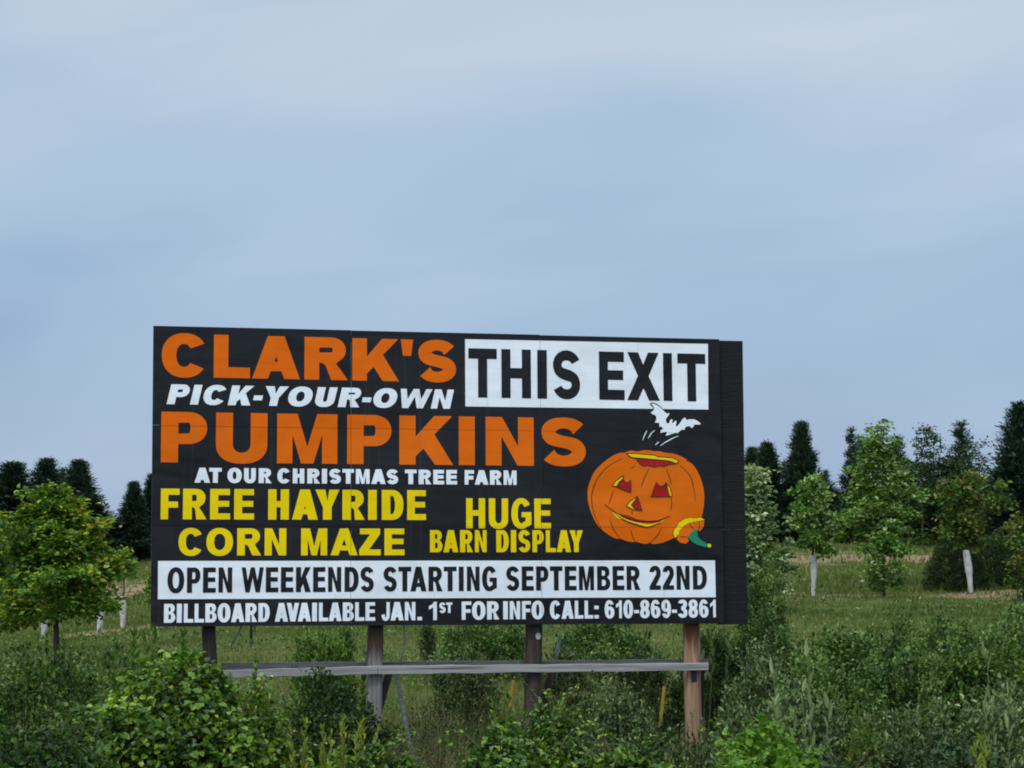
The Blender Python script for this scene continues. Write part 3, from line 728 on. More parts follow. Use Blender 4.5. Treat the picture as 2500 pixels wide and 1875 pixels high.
lid = flat('pumpkin_lid', [[zp([(1040, 1480), (1060, 1430), (1075, 1380), (1130, 1345), (1175, 1312), (1270, 1298), (1322, 1293), (1315, 1350), (1275, 1400), (1255, 1382), (1200, 1400), (1165, 1440), (1150, 1452), (1165, 1500), (1130, 1525), (1080, 1515)])]], M['orange'], -0.0145, board)
flat('rim', [[zp([(1005, 1415), (1022, 1375), (1045, 1350), (1062, 1310), (1120, 1275), (1180, 1262), (1240, 1268), (1290, 1259), (1322, 1285), (1240, 1297), (1170, 1312), (1120, 1342), (1068, 1390), (1064, 1425), (1025, 1467)])]], M['yellow'], -0.0165, lid)
flat('stalk', [[zp([(1215, 1378), (1250, 1374), (1252, 1450), (1290, 1490), (1350, 1524), (1388, 1532), (1383, 1560), (1320, 1556), (1240, 1532), (1190, 1500), (1148, 1452), (1180, 1430)])]], M['green'], -0.018, lid)
flat('tip', [[zp(arc(1371, 1543, 19, 19, 0, 360, 14, 2)[:-1])]], M['yellow'], -0.020, lid)
ink_poly([(1005, 1415), (1022, 1375), (1045, 1350), (1062, 1310), (1120, 1275), (1180, 1262), (1240, 1268), (1290, 1259), (1322, 1285), (1240, 1297), (1170, 1312), (1120, 1342), (1068, 1390), (1064, 1425), (1025, 1467)], 0.010, pump)
ink_lines('outline', [[(1265, 1300), (1272, 1350), (1262, 1385)], [(1170, 1315), (1195, 1360), (1215, 1375)], [(1075, 1452), (1110, 1455), (1150, 1455)]], 0.010, M['ink'], -0.0175, lid, zp)
# --- the bat ------------------------------------------------------------
bat = [(300, 290), (340, 270), (400, 275), (480, 305), (560, 360), (640, 440), (720, 525), (765, 555), (815, 530), (805, 580), (740, 670), (712, 730), (740, 800), (775, 825), (810, 800), (840, 720), (880, 705), (905, 715), (885, 790), (895, 805), (935, 790), (965, 750), (1010, 750), (1005, 800), (985, 880), (1000, 898), (1050, 870), (1110, 790), (1180, 690), (1240, 660), (1265, 680), (1245, 705), (1280, 720), (1380, 705), (1470, 705), (1560, 740), (1620, 785), (1668, 835), (1600, 850), (1510, 845), (1470, 870), (1450, 920), (1415, 948), (1380, 905), (1320, 885), (1255, 915), (1215, 990), (1150, 985), (1090, 1025), (1035, 1085), (970, 1070), (940, 1090), (870, 1105), (800, 1130), (716, 1148), (755, 1045), (680, 1050), (566, 1078), (590, 1000), (645, 950), (600, 905), (545, 910), (545, 810), (500, 800), (422, 795), (465, 700), (460, 630), (410, 585), (345, 560), (308, 525), (385, 470), (405, 430), (380, 370), (340, 330)]
bo = flat('bat_picture', [[zb_(bat)]], M['white'], -0.009, board)
ink_lines('outline', [[(400, 440), (380, 370), (340, 330), (300, 290), (340, 270), (400, 275), (480, 305), (560, 360), (640, 440), (720, 525)]], 0.014, M['black_vinyl'], -0.0105, bo, zb_)
ink_lines('motion_line', [[(215, 1015), (190, 1045), (140, 1150), (95, 1270)], [(420, 1000), (340, 1070), (285, 1150), (240, 1220)], [(535, 1310), (490, 1350), (440, 1395)], [(1062, 1155), (940, 1200), (820, 1262), (690, 1335), (570, 1420)]], 0.013, M['white'], -0.009, bo, zb_)

# --- posts, catwalk, braces ---------------------------------------------
def post(sx_top, sx_bot, sy_bot, wpx, mat, square, yoff=0.20):
    xt, zt = bp(sx_top, 1540, yoff); xb, _ = bp(sx_bot, sy_bot, yoff)
    r = wpx * SR / F * 24.3 / 2
    z0, z1 = -0.25, BZ + 3.3
    rr = random.Random(int(sx_top)); nseg, nn = 18, 20
    mb = MB(); V = []
    zr = bp(sx_bot, sy_bot, yoff)[1]; zr1 = bp(sx_top, 1540, yoff)[1]
    for i in range(nseg + 1):
        z = lerp(z0, z1, i / nseg); k = (z - zr) / (zr1 - zr)
        x = lerp(xb, xt, min(max(k, -.6), 1.0)) + rr.uniform(-.004, .004)
        for j in range(nn):
            a = 2 * math.pi * j / nn
            p_ = 6 if square else 2.1
            c_, s_ = math.cos(a), math.sin(a)
            q = (abs(c_) ** p_ + abs(s_) ** p_) ** (-1 / p_)
            e = r * q * (1 + rr.uniform(-.012, .012)) * (1.03 - .03 * i / nseg)
            V.append((x + e * c_, yoff + e * s_, z))
    Fc = []
    for i in range(nseg):
        for j in range(nn):
            j2 = (j + 1) % nn; Fc.append((i * nn + j, i * nn + j2, (i + 1) * nn + j2, (i + 1) * nn + j))
    Fc.append(tuple(nseg * nn + j for j in range(nn)))
    mb.add(V, Fc)
    return mb.build('post', [mat], board, True)
post(509, 514, 1625, 31, M['post_dark'], True)
p2 = post(916.5, 911, 1790, 35, M['post_grey'], True)
p3 = post(1303, 1300, 1760, 41, M['post_mid'], False)
p4 = post(1688, 1693, 1800, 41, M['post_tan'], False)
# catwalk: front beam, rear beam and short cleats
def beam(pts, y0, y1, name, mat, parent=board):
    """pts: photo points (left top, left bottom, right bottom, right top) on the plane y0"""
    q = [bp(*p, y0) for p in pts]
    mb = MB(); n = 14
    top = [(lerp(q[0][0], q[3][0], i / n), lerp(q[0][1], q[3][1], i / n)) for i in range(n + 1)]
    bot = [(lerp(q[1][0], q[2][0], i / n), lerp(q[1][1], q[2][1], i / n)) for i in range(n + 1)]
    rr = random.Random(9); wv = [rr.uniform(-.006, .006) for _ in range(n + 1)]
    c = 0.006
    for i in range(n):
        prof = lambda k: [(top[k][0], y0 + c, top[k][1] + wv[k]), (top[k][0], y0, top[k][1] - c + wv[k]), (bot[k][0], y0, bot[k][1] + c + wv[k]), (bot[k][0], y0 + c, bot[k][1] + wv[k]), (bot[k][0], y1, bot[k][1] + wv[k]), (top[k][0], y1, top[k][1] + wv[k])]
        A, B = prof(i), prof(i + 1)
        mb.add(A + B, [(j, (j + 1) % 6, 6 + (j + 1) % 6, 6 + j) for j in range(6)])
        if i == 0: mb.add(A, [(5, 4, 3, 2, 1, 0)])
        if i == n - 1: mb.add(B, [(0, 1, 2, 3, 4, 5)])
    return mb.build(name, [mat], parent)
cw = beam([(520, 1637), (520, 1656), (922, 1646.5), (922, 1626)], 0.02, 0.075, 'catwalk_beam', M['greywood'])
cw2 = beam([(923, 1625.5), (923, 1646.5), (1730, 1637), (1730, 1618.5)], 0.02, 0.075, 'catwalk_beam', M['greywood'])
rear = beam([(540, 1618), (540, 1640), (1731, 1626), (1731, 1609)], 0.34, 0.40, 'catwalk_beam', M['greywood_dark'])
def brace(a, b, wpx, ya, yb, mat, name='brace'):
    A = bp(*a, ya); B = bp(*b, yb); w = wpx * SR / F * 24.3 / 2; t_ = .03
    dx, dz = B[0] - A[0], B[1] - A[1]; l = math.hypot(dx, dz); nx_, nz_ = -dz / l * w, dx / l * w
    mb = MB()
    mb.prism([(A[0] + nx_, ya - t_, A[1] + nz_), (B[0] + nx_, yb - t_, B[1] + nz_), (B[0] - nx_, yb - t_, B[1] - nz_), (A[0] - nx_, ya - t_, A[1] - nz_)][::-1],
             [(A[0] + nx_, ya + t_, A[1] + nz_), (B[0] + nx_, yb + t_, B[1] + nz_), (B[0] - nx_, yb + t_, B[1] - nz_), (A[0] - nx_, ya + t_, A[1] - nz_)][::-1])
    return mb.build(name, [mat], board)
brace((913, 1775), (952, 1636), 17, 0.16, 0.30, M['post_dark'])
brace((1318, 1745), (1350, 1632), 17, 0.30, 0.32, M['post_dark'])
brace((1709, 1760), (1712, 1632), 14, 0.31, 0.31, M['post_dark'])
brace((1716, 1830), (1709, 1690), 11, 0.30, 0.32, M['post_tan'])
brace((1004, 1840), (966, 1640), 9, 0.60, 0.45, M['greywood'])
# hanging straps, guy rods
def rod(pts, y, r, name, mat):
    mb = MB(); mb.tube([(bp(*p, y)[0], y, bp(*p, y)[1]) for p in pts], r, 6); return mb.build(name, [mat], board, True)
rod([(592, 1522), (580, 1548), (566, 1572)], 0.09, 0.012, 'strap', M['steel'])
st = MB(); y_ = 0.06
st.tube([(bp(*p, y_)[0], y_, bp(*p, y_)[1]) for p in ((613.5, 1520), (613, 1535), (613, 1560))], 0.016, 6)
for cx, cy, rx, ry in ((613, 1563, 3, 7), (613, 1573, 3, 6), (619, 1534, 4, 8)):
    st.tube([(bp(cx + rx * math.cos(R(a)), cy + ry * math.sin(R(a)), y_)[0], y_ + .002, bp(cx + rx * math.cos(R(a)), cy + ry * math.sin(R(a)), y_)[1]) for a in range(0, 361, 30)], 0.006, 5)
st.build('hook_chain', [M['darkmetal']], board, True)
rod([(986, 1520), (987, 1550), (983, 1590), (976, 1632)], 0.10, 0.010, 'guy_rod', M['steel'])
rod([(1366, 1555), (1361, 1590), (1358, 1612)], 0.42, 0.022, 'guy_rod', M['greywood'])
# eye bolts and hooks on the catwalk
for sx, sy in ((717, 1618), (1050, 1613), (1113, 1614), (1264, 1618), (1594, 1606)):
    x, z = bp(sx, sy, .10); bolts = MB(); bolts.tube([(x - .03, .09, z - .05), (x, .09, z + .015), (x + .035, .09, z - .05)], .010, 6); bolts.build('hook', [M['steel']], cw2, True)
# tag on the tan post, pale disc on the brown one
x, z = bp(1694, 1647, .10); tb = MB(); tb.box((x - .035, .085, z - .09), (x + .035, .092, z + .09)); tb.build('tag', [M['navy']], p4)
x, z = bp(1314, 1553, .08); db = MB(); q = [(x + .034 * math.cos(R(a)) , z + .045 * math.sin(R(a))) for a in range(0, 360, 30)]
db.prism([(a, .078, b) for a, b in q], [(a, .086, b) for a, b in q]); db.build('disc', [M['guard']], p3)

# ------------------------------------------------------------------ foliage generators
def unit(a): return a / np.maximum(np.linalg.norm(a, axis=-1, keepdims=True), 1e-9)
def leaf_mesh(name, P, D, N, L, W, mat, wide=True, fold=0.25):
    """every leaf its own little folded blade"""
    P, D, N = np.asarray(P, float), unit(np.asarray(D, float)), np.asarray(N, float)
    L = np.broadcast_to(np.asarray(L, float), (len(P),))[:, None]; W = np.broadcast_to(np.asarray(W, float), (len(P),))[:, None]
    S = unit(np.cross(D, N)); N2 = unit(np.cross(S, D))
    up = N2 * W * fold
    if wide:
        pts = [P, P + D * L * .28 + S * W * .46 + up, P + D * L * .68 + S * W * .36 + up, P + D * L, P + D * L * .68 - S * W * .36 + up, P + D * L * .28 - S * W * .46 + up]
        V = np.stack(pts, 1).reshape(-1, 3); n = len(P); b = np.arange(n)[:, None] * 6
        Fq = np.concatenate([b + np.array([0, 1, 2, 3]), b + np.array([0, 3, 4, 5])], 1).reshape(-1, 4)
        return mesh_np(name, V, Fq.ravel(), np.arange(len(Fq)) * 4, mat)
    pts = [P, P + D * L * .4 + S * W * .5 + up, P + D * L, P + D * L * .4 - S * W * .5 + up]
    V = np.stack(pts, 1).reshape(-1, 3); n = len(P); b = np.arange(n)[:, None] * 4
    Fq = np.concatenate([b + np.array([0, 1, 2]), b + np.array([0, 2, 3])], 1).reshape(-1, 3)
    return mesh_np(name, V, Fq.ravel(), np.arange(len(Fq)) * 3, mat)
def tubes_np(name, segs, mat, n=4):
    """segs: list of (pts (k,3), radii (k))"""
    mb = MB()
    for pts, rad in segs: mb.tube([tuple(p) for p in pts], list(rad), n, cap=False)
    return mesh_py(name, mb.V, mb.Fc, [mat], True)
def curve_pts(a, b, bend, n):
    t_ = np.linspace(0, 1, n)[:, None]; c = (a + b) / 2 + bend
    return (1 - t_) ** 2 * a + 2 * t_ * (1 - t_) * c + t_ ** 2 * b

def gen_shrub(seed, R_=0.75, H=1.3, nst=26, twigs=7, leaves=9, L=.06, W=.03, up=.5, spread=1.0, droop=0.0, shoots=0, wide=True, start=.25):
    """stems from one root, side twigs, leaves along both. -> leaf arrays, stem segs"""
    r = np.random.default_rng(seed); segs = []; P = []; D = []; N = []; LL = []
    for i in range(nst + shoots):
        shoot = i >= nst
        a = r.uniform(0, 2 * math.pi); q = math.sqrt(r.uniform(0, 1)) * R_ * spread
        hh = H * (1 - .55 * (q / R_ / spread) ** 2) * r.uniform(.72, 1.0)
        if shoot: q *= .75; hh = H * r.uniform(1.0, 1.22)
        base = np.array([math.cos(a) * q * .25 + r.normal(0, .03), math.sin(a) * q * .25 + r.normal(0, .03), 0.0])
        tip = np.array([math.cos(a) * q, math.sin(a) * q, hh])
        pts = curve_pts(base, tip, np.array([0, 0, hh * .12]) + r.normal(0, .04, 3), 6)
        segs.append((pts, np.linspace(.010, .0035, 6)))
        ends = [(pts, start, leaves)]
        for k in range(0 if shoot else twigs):
            t0 = r.uniform(start, .95); j = t0 * 5; j0 = int(j); p0 = pts[j0] + (pts[min(j0 + 1, 5)] - pts[j0]) * (j - j0)
            dv = unit(np.array([math.cos(a), math.sin(a), 0]) * .4 + r.normal(0, .7, 3) + np.array([0, 0, up]))
            ln = r.uniform(.12, .34) * H * .55
            tw = curve_pts(p0, p0 + dv * ln, np.array([0, 0, -droop * ln + .02]), 4)
            segs.append((tw, np.linspace(.004, .002, 4))); ends.append((tw, .1, leaves))
        for tw, s0, nl in ends:
            m_ = len(tw) - 1
            nn = nl if not shoot else int(leaves * 1.6)
            tt = np.linspace(s0 if not shoot else .5, 1, nn)
            for t_ in tt:
                j = min(t_ * m_, m_ - 1e-6); j0 = int(j); p = tw[j0] + (tw[j0 + 1] - tw[j0]) * (j - j0); td = unit(tw[j0 + 1] - tw[j0])
                d = unit(td * (.9 if not shoot else 1.3) + r.normal(0, .65, 3) + np.array([0, 0, .15 - droop]))
                P.append(p); D.append(d); N.append(np.array([0, 0, 1]) + r.normal(0, .55, 3)); LL.append(r.uniform(.65, 1.25))
    LL = np.array(LL)
    return (np.array(P), np.array(D), np.array(N), LL * L, LL * W), segs

def gen_mound(seed, rx=1.0, ry=.8, H=1.6, n=7000, L=.10, W=.095, depth=.30, shoots=14):
    """vines thrown over a thicket: leaves shingled over a lumpy dome"""
    r = np.random.default_rng(seed)
    th = r.uniform(0, 2 * math.pi, n); cz = r.uniform(0.0, 1, n) ** .9
    sr = np.sqrt(1 - cz ** 2)
    dirv = np.stack([np.cos(th) * sr, np.sin(th) * sr, cz], 1)
    ph = r.uniform(0, 6.28, (7, 3)); lump = np.zeros(n)
    for k in range(7):
        w = r.normal(0, 3.2, 3); lump += np.sin(dirv @ w + ph[k, 0]) * .055
    hol = np.zeros(n)
    for k in range(6):
        w = r.normal(0, 7.5, 3); hol += np.sin(dirv @ w + ph[k, 1])
    rad = 1 + lump + .035 * hol - np.abs(r.normal(0, depth * .55, n)) * (1 - .35 * np.tanh(hol))
    P = dirv * rad[:, None] * np.array([rx, ry, H]) + r.normal(0, .02, (n, 3))
    out = unit(dirv / np.array([rx, ry, H]))
    D = unit(out * .25 + r.normal(0, .6, (n, 3)) + np.array([0, 0, -.5]))
    N = out * .75 + np.array([0, 0, .75]) + r.normal(0, .45, (n, 3))
    s = r.uniform(.55, 1.25, n)
    segs = []; P = list(P); D = list(D); N = list(N); s = list(s)
    for k in range(shoots):
        a = r.uniform(0, 6.28); q = r.uniform(.1, .85)
        b = np.array([math.cos(a) * rx * q, math.sin(a) * ry * q, H * math.sqrt(1 - q * q) * .93])
        e = b + np.array([math.cos(a) * .25, math.sin(a) * .2, r.uniform(.12, .32)]) + r.normal(0, .06, 3)
        pts = curve_pts(b, e, np.array([0, 0, .08]), 6); segs.append((pts, np.linspace(.005, .002, 6)))
        for p in pts[1:]:
            for _ in range(2):
                P.append(p); D.append(unit(r.normal(0, .6, 3) + np.array([0, 0, -.1]))); N.append(np.array([0, 0, 1]) + r.normal(0, .5, 3)); s.append(r.uniform(.4, .85))
    for k in range(40):   # canes running under the leaves
        a = r.uniform(0, 6.28); b = np.array([math.cos(a) * rx * .7, math.sin(a) * ry * .7, 0.0]); a2 = a + r.normal(0, .6)
        e = np.array([math.cos(a2) * rx * r.uniform(.2, .9), math.sin(a2) * ry * r.uniform(.2, .9), 0]); q = min(1, math.hypot(e[0] / rx, e[1] / ry)); e[2] = H * math.sqrt(max(.02, 1 - q * q)) * r.uniform(.8, .97)
        segs.append((curve_pts(b, e, np.array([0, 0, .2]), 6), np.linspace(.006, .003, 6)))
    s = np.array(s)
    return (np.array(P), np.array(D), np.array(N), s * L, s * W), segs

def gen_bush(seed, rx=.75, H=1.2, ncl=260, per=30, L=.05, W=.03, depth=.35, up=.4, sg=.07, shoots=0, shoot_len=.3, fine=.5):
    """a dome of leaf sprays on twigs, dense outside and open within, with shoots standing out of it"""
    r = np.random.default_rng(seed); P = []; D = []; N = []; S = []; segs = []
    ph = r.uniform(0, 6.28, 8); wv = r.normal(0, 3.0, (8, 3))
    for k in range(ncl):
        th = r.uniform(0, 6.283); cz = r.uniform(0.02, 1) ** .8; sr = math.sqrt(1 - cz * cz)
        dv = np.array([math.cos(th) * sr, math.sin(th) * sr, cz])
        lump = sum(math.sin(float(dv @ wv[q]) + ph[q]) for q in range(8)) * .05
        rad = (1 + lump) * (1 - abs(r.normal(0, depth)) * .7)
        c = dv * rad * np.array([rx, rx, H]); c[2] = max(c[2], .03)
        out = unit(dv / np.array([rx, rx, H]))
        if k % 3 == 0:
            b = np.array([c[0] * .25, c[1] * .25, 0.0]); segs.append((curve_pts(b, c, np.array([0, 0, .12 * H]), 5), np.linspace(.009, .002, 5)))
        m_ = max(4, int(per * r.uniform(.6, 1.4)))
        ax = unit(out * .6 + np.array([0, 0, up]) + r.normal(0, .35, 3)); tt = r.uniform(-1, 1, m_)
        pp = c + ax * tt[:, None] * sg * 1.3 + r.normal(0, sg * .55, (m_, 3))
        P.append(pp); D.append(unit(ax * .7 + r.normal(0, fine, (m_, 3)))); N.append(out * .45 + np.array([0, 0, .8]) + r.normal(0, .45, (m_, 3))); S.append(r.uniform(.6, 1.25, m_))
    for k in range(shoots):
        a = r.uniform(0, 6.28); q = math.sqrt(r.uniform(0, .9)); b = np.array([math.cos(a) * rx * q, math.sin(a) * rx * q, H * math.sqrt(1 - q * q) * .9])
        e = b + np.array([math.cos(a) * .1, math.sin(a) * .1, 1]) * shoot_len * H * r.uniform(.4, 1.1) + r.normal(0, .03, 3)
        pts = curve_pts(b, e, r.normal(0, .02, 3), 5); segs.append((pts, np.linspace(.005, .002, 5)))
        for t_ in np.linspace(0, 1, 12):
            p = b + (e - b) * t_; a2 = r.uniform(0, 6.28)
            P.append(p[None]); D.append(unit(np.array([[math.cos(a2) * .6, math.sin(a2) * .6, .9]]))); N.append(np.array([[-math.cos(a2), -math.sin(a2), .6]]) + r.normal(0, .3, (1, 3))); S.append(np.array([r.uniform(.9, 1.35) * (1.1 - .35 * t_)]))
    P, D, N, S = np.concatenate(P), np.concatenate(D), np.concatenate(N), np.concatenate(S)
    return (P, D, N, S * L, S * W), segs

def gen_tree(seed, H=3.6, R_=1.3, clear=.28, nl=26, leaf=.11, per=150, profile='round', ragged=.3, trunk_r=.05, tight=1.0):
    """tapered trunk, limbs, and leaf clumps strung along the limbs"""
    r = np.random.default_rng(seed); segs = []
    tp = np.stack([np.cumsum(r.normal(0, .012 * H, 9)) * np.linspace(0, 1, 9), np.cumsum(r.normal(0, .012 * H, 9)) * np.linspace(0, 1, 9), np.linspace(0, H * .96, 9)], 1)
    segs.append((tp, np.linspace(trunk_r, trunk_r * .14, 9)))
    P = []; D = []; N = []; S = []
    for k in range(nl):
        u = (k + r.uniform(0, 1)) / nl; t0 = clear + (0.97 - clear) * u; j = t0 * 8; j0 = min(int(j), 7)
        p0 = tp[j0] + (tp[j0 + 1] - tp[j0]) * (j - j0)
        if profile == 'maple': pr = (1 - u) ** .95 * min(1, .72 + u * 1.6) + .08
        elif profile == 'round': pr = math.sin(math.pi * (.22 + .74 * u)) ** .8
        elif profile == 'cone': pr = (1 - u) ** .8 * .95 + .12
        else: pr = math.sin(math.pi * (.12 + .80 * u))
        ln = R_ * pr * r.uniform(1 - ragged, 1.12); a = k * 2.399 + r.normal(0, .35)
        el = lerp(-.12 if profile == 'maple' else .25, 1.2, u ** .9) + r.normal(0, .12)
        e = p0 + np.array([math.cos(a) * math.cos(el * .7), math.sin(a) * math.cos(el * .7), math.sin(el * .7) * .9]) * ln
        pts = curve_pts(p0, e, np.array([0, 0, .06 * ln]), 5); segs.append((pts, np.linspace(trunk_r * .36, trunk_r * .06, 5)))
        nc = max(3, int(per * (.4 + .8 * pr)))
        # a few twigs per limb, each ending in a clump
        ncl = max(3, int((4 + 5 * pr) * (1.5 if tight < 1 else 1)))
        for c in range(ncl):
            tq = r.uniform(.25, 1.03); jj = min(tq * 4, 3.999); q0 = int(jj); q = pts[q0] + (pts[q0 + 1] - pts[q0]) * (jj - q0)
            off = r.normal(0, .13 * R_ * tight, 3) * np.array([1, 1, .75]) + np.array([0, 0, .05 * R_]); ce = q + off
            segs.append((np.array([q, ce]), [trunk_r * .07, trunk_r * .03]))
            m_ = nc // ncl + 1; sg = R_ * r.uniform(.05, .105) * (1 - .3 * (tq > .85)) * (.6 + .4 * tight)
            pp = ce + r.normal(0, 1, (m_, 3)) * np.array([sg, sg, sg * .75])
            P.append(pp); dd = unit((pp - ce) / sg * .5 + r.normal(0, .55, (m_, 3)) + np.array([0, 0, -.25]) + unit(off) * .3); D.append(dd)
            N.append(np.array([0, 0, 1.0]) + r.normal(0, .5, (m_, 3)) + unit(off) * .35); S.append(r.uniform(.6, 1.25, m_))
    P, D, N, S = np.concatenate(P), np.concatenate(D), np.concatenate(N), np.concatenate(S)
    return (P, D, N, S * leaf, S * leaf * .85), segs

def gen_conifer(seed, H=6.0, R_=1.5, n_br=150, per=42, taper=.75, gap=.0, base=.06, top_sharp=1.0, L=.20):
    r = np.random.default_rng(seed); segs = [(np.array([[0, 0, 0], [r.normal(0, .03), r.normal(0, .03), H * .5], [r.normal(0, .05), r.normal(0, .05), H * .99]]), [H * .018, H * .011, H * .002])]
    P = []; D = []; N = []; S = []
    lob = r.uniform(0, 6.28, 4)
    for k in range(n_br):
        u = ((k + r.uniform(0, 1)) / n_br) ** .85; z = H * (base + (1 - base) * u); z = .45 * z + .55 * (round(z / (.055 * H)) * .055 * H) + r.normal(0, .012 * H); z = min(max(z, 0), H * .985); u = min(max((z / H - base) / (1 - base), 0), .995)
        a = r.uniform(0, 6.28)
        pr = (1 - u ** top_sharp) ** taper * (1 + .16 * math.sin(3 * a + lob[0] + 5 * u) + .12 * math.sin(9 * u + lob[1] + a)) * min(1, .62 + u * 2.2)
        ln = R_ * pr * r.uniform(.55, 1.12) + .08
        if gap and r.uniform() < gap: ln *= .45
        el = lerp(-.10, .75, u) + r.normal(0, .15)
        dv = np.array([math.cos(a) * math.cos(el), math.sin(a) * math.cos(el), math.sin(el)])
        b = np.array([0, 0, z]); e = b + dv * ln; pts = curve_pts(b, e, np.array([0, 0, -.08 * ln]), 4)
        segs.append((pts, np.linspace(.02, .005, 4) * H / 6))
        m_ = int(per * (.35 + ln / R_)); tt = r.uniform(.25, 1.02, m_) ** .7
        c = (1 - tt)[:, None] ** 2 * pts[0] + (2 * tt * (1 - tt))[:, None] * ((b + e) / 2 + np.array([0, 0, -.08 * ln])) + (tt ** 2)[:, None] * e
        c = c + r.normal(0, 1, (m_, 3)) * np.array([.10, .10, .08]) * (H / 6)
        P.append(c); D.append(unit(dv * 1.0 + r.normal(0, .5, (m_, 3)) + np.array([0, 0, .25]))); N.append(np.array([0, 0, 1.0]) + r.normal(0, .5, (m_, 3))); S.append(r.uniform(.6, 1.3, m_) * (1 - .55 * u))
    P, D, N, S = np.concatenate(P), np.concatenate(D), np.concatenate(N), np.concatenate(S)
    return (P, D, N, S * L, S * L * .24), segs

_cache = {}
def proto(key, fn, leafmat, stemmat, crown, stem, wide=True):
    """meshes of one plant kind, built once and shared by its repeats"""
    if key not in _cache:
        (P, D, N, L, W), segs = fn()
        a = leaf_mesh(crown, P, D, N, L, W, M[leafmat], wide); b = tubes_np(stem, segs, M[stemmat])
        zmax = float(np.percentile(P[:, 2], 99.7)); xr = float(np.percentile(np.abs(P[:, :2]), 98.5))
        _cache[key] = (a, b, zmax, xr)
    return _cache[key]
def plant(kind, key, fn, leafmat, stemmat, px, d, top, width, label, cat, group=None, crown='leaves', stem='stem', wide=True, base_py=None, rz=None, sink=0.03, yscale=1.0, lean=0.0):
    """stand a plant on the ground at picture column px and distance d, as tall and wide as the photo shows it"""
    a, b, zmax, xr = proto(key, fn, leafmat, stemmat, crown, stem, wide)
    g_ = ground_pt(px, d)
    zt = at_depth(px, top, d).z; h = max(zt - g_.z, .15)
    w = width / F * d / 2
    o = empty(kind, (g_.x, g_.y, g_.z - sink), random.Random(hash((px, top)) % 9999).uniform(0, 6.28) if rz is None else rz)
    o.scale = (w / xr, w / xr * yscale, (h + sink) / zmax)
    o.rotation_euler[0] = lean
    link(crown, a, o); link(stem, b, o)
    return tag(o, label, cat, group)

# ------------------------------------------------------------------ far conifers
CON = {'conifer_a': lambda: gen_conifer(1, n_br=340, per=80, taper=.92, R_=1.35, L=.34),
       'conifer_b': lambda: gen_conifer(2, n_br=340, per=80, taper=1.05, R_=1.5, L=.34),
       'conifer_c': lambda: gen_conifer(3, n_br=130, per=60, taper=1.00, R_=.95, gap=.3, L=.34),
       'conifer_d': lambda: gen_conifer(5, n_br=360, per=80, taper=.90, R_=1.6, top_sharp=1.1, L=.34)}
def conifer(key, px, d, top, width, label, mat='conifer', kind='conifer_tree', rz=None):
    return plant(kind, key + mat, CON[key], mat, 'bark', px, d, top, width, label, 'tree', 'dark conifers along the far edge of the field', 'crown', 'trunk', False, rz=rz, sink=.1)
conifer('conifer_b', 10, 112, 464, 91, 'dark conifer at the left edge of the photo, leftmost of the row')
conifer('conifer_a', 44, 116, 460, 55, 'dark columnar conifer, second from the left edge, tallest of its cluster')
conifer('conifer_c', 60, 124, 469, 35, 'thin spire of a conifer squeezed between the two broader left conifers')
conifer('conifer_b', 77, 110, 462, 69, 'broad dark conifer right behind the top of the big maple')
conifer('conifer_b', 132, 112, 483, 44, 'dark conifer standing free in the gap left of the billboard')
conifer('conifer_b', 153, 114, 475, 55, 'dark conifer half hidden by the left edge of the billboard')
conifer('conifer_d', 104, 160, 519, 82, 'low distant conifer in the dip between the left clusters')
conifer('conifer_b', 90, 135, 500, 60, 'lower dark conifer at the right flank of the left cluster')
conifer('conifer_d', 28, 128, 486, 74, 'shaded conifer filling the gap behind the two leftmost ones')
conifer('conifer_d', 755, 108, 449, 46, 'dark bushy conifer next to the right edge of the billboard', 'conifer_b')
conifer('conifer_a', 770, 106, 444, 46, 'dark conifer with a knobbly top, second right of the billboard', 'conifer_b')
conifer('conifer_b', 805, 105, 424, 55, 'tall pointed conifer behind the first white guarded tree on the right', 'conifer')
conifer('conifer_c', 828, 112, 471, 22, 'small spindly conifer top beside the tall pointed one')
conifer('conifer_c', 855, 104, 429, 27, 'thin conifer spire left of the big pale tree')
conifer('conifer_c', 865, 108, 437, 30, 'thin conifer partly hidden behind the big pale tree')
conifer('conifer_c', 901, 104, 437, 35, 'thin conifer with a bare neck right of the big pale tree')
conifer('conifer_c', 966, 103, 423, 41, 'spindly conifer with tufted top near the right edge')
conifer('conifer_d', 1028, 84, 405, 84, 'big dark conifer cut off by the right edge of the photo')
conifer('conifer_d', 788, 118, 486, 69, 'low dark conifer filling behind the first guarded tree')
conifer('conifer_d', 905, 112, 480, 85, 'low dark conifer under the thin bare necked one')
conifer('conifer_d', 985, 108, 478, 77, 'low dark conifer beneath the tufted spindly one')
conifer('conifer_b', 842, 122, 500, 55, 'low conifer in the dip between the right clusters')

for px, top, w in ((738, 492, 50), (772, 500, 60), (815, 505, 50), (848, 498, 56), (874, 500, 60), (900, 497, 50), (930, 490, 60), (962, 492, 56), (992, 488, 56), (1020, 484, 60)):
    o = conifer('conifer_d' if px % 4 else 'conifer_b', px, 128, top, w, 'low dark conifer of the distant back row right of the billboard')
    o['group'] = 'distant back row of conifers'
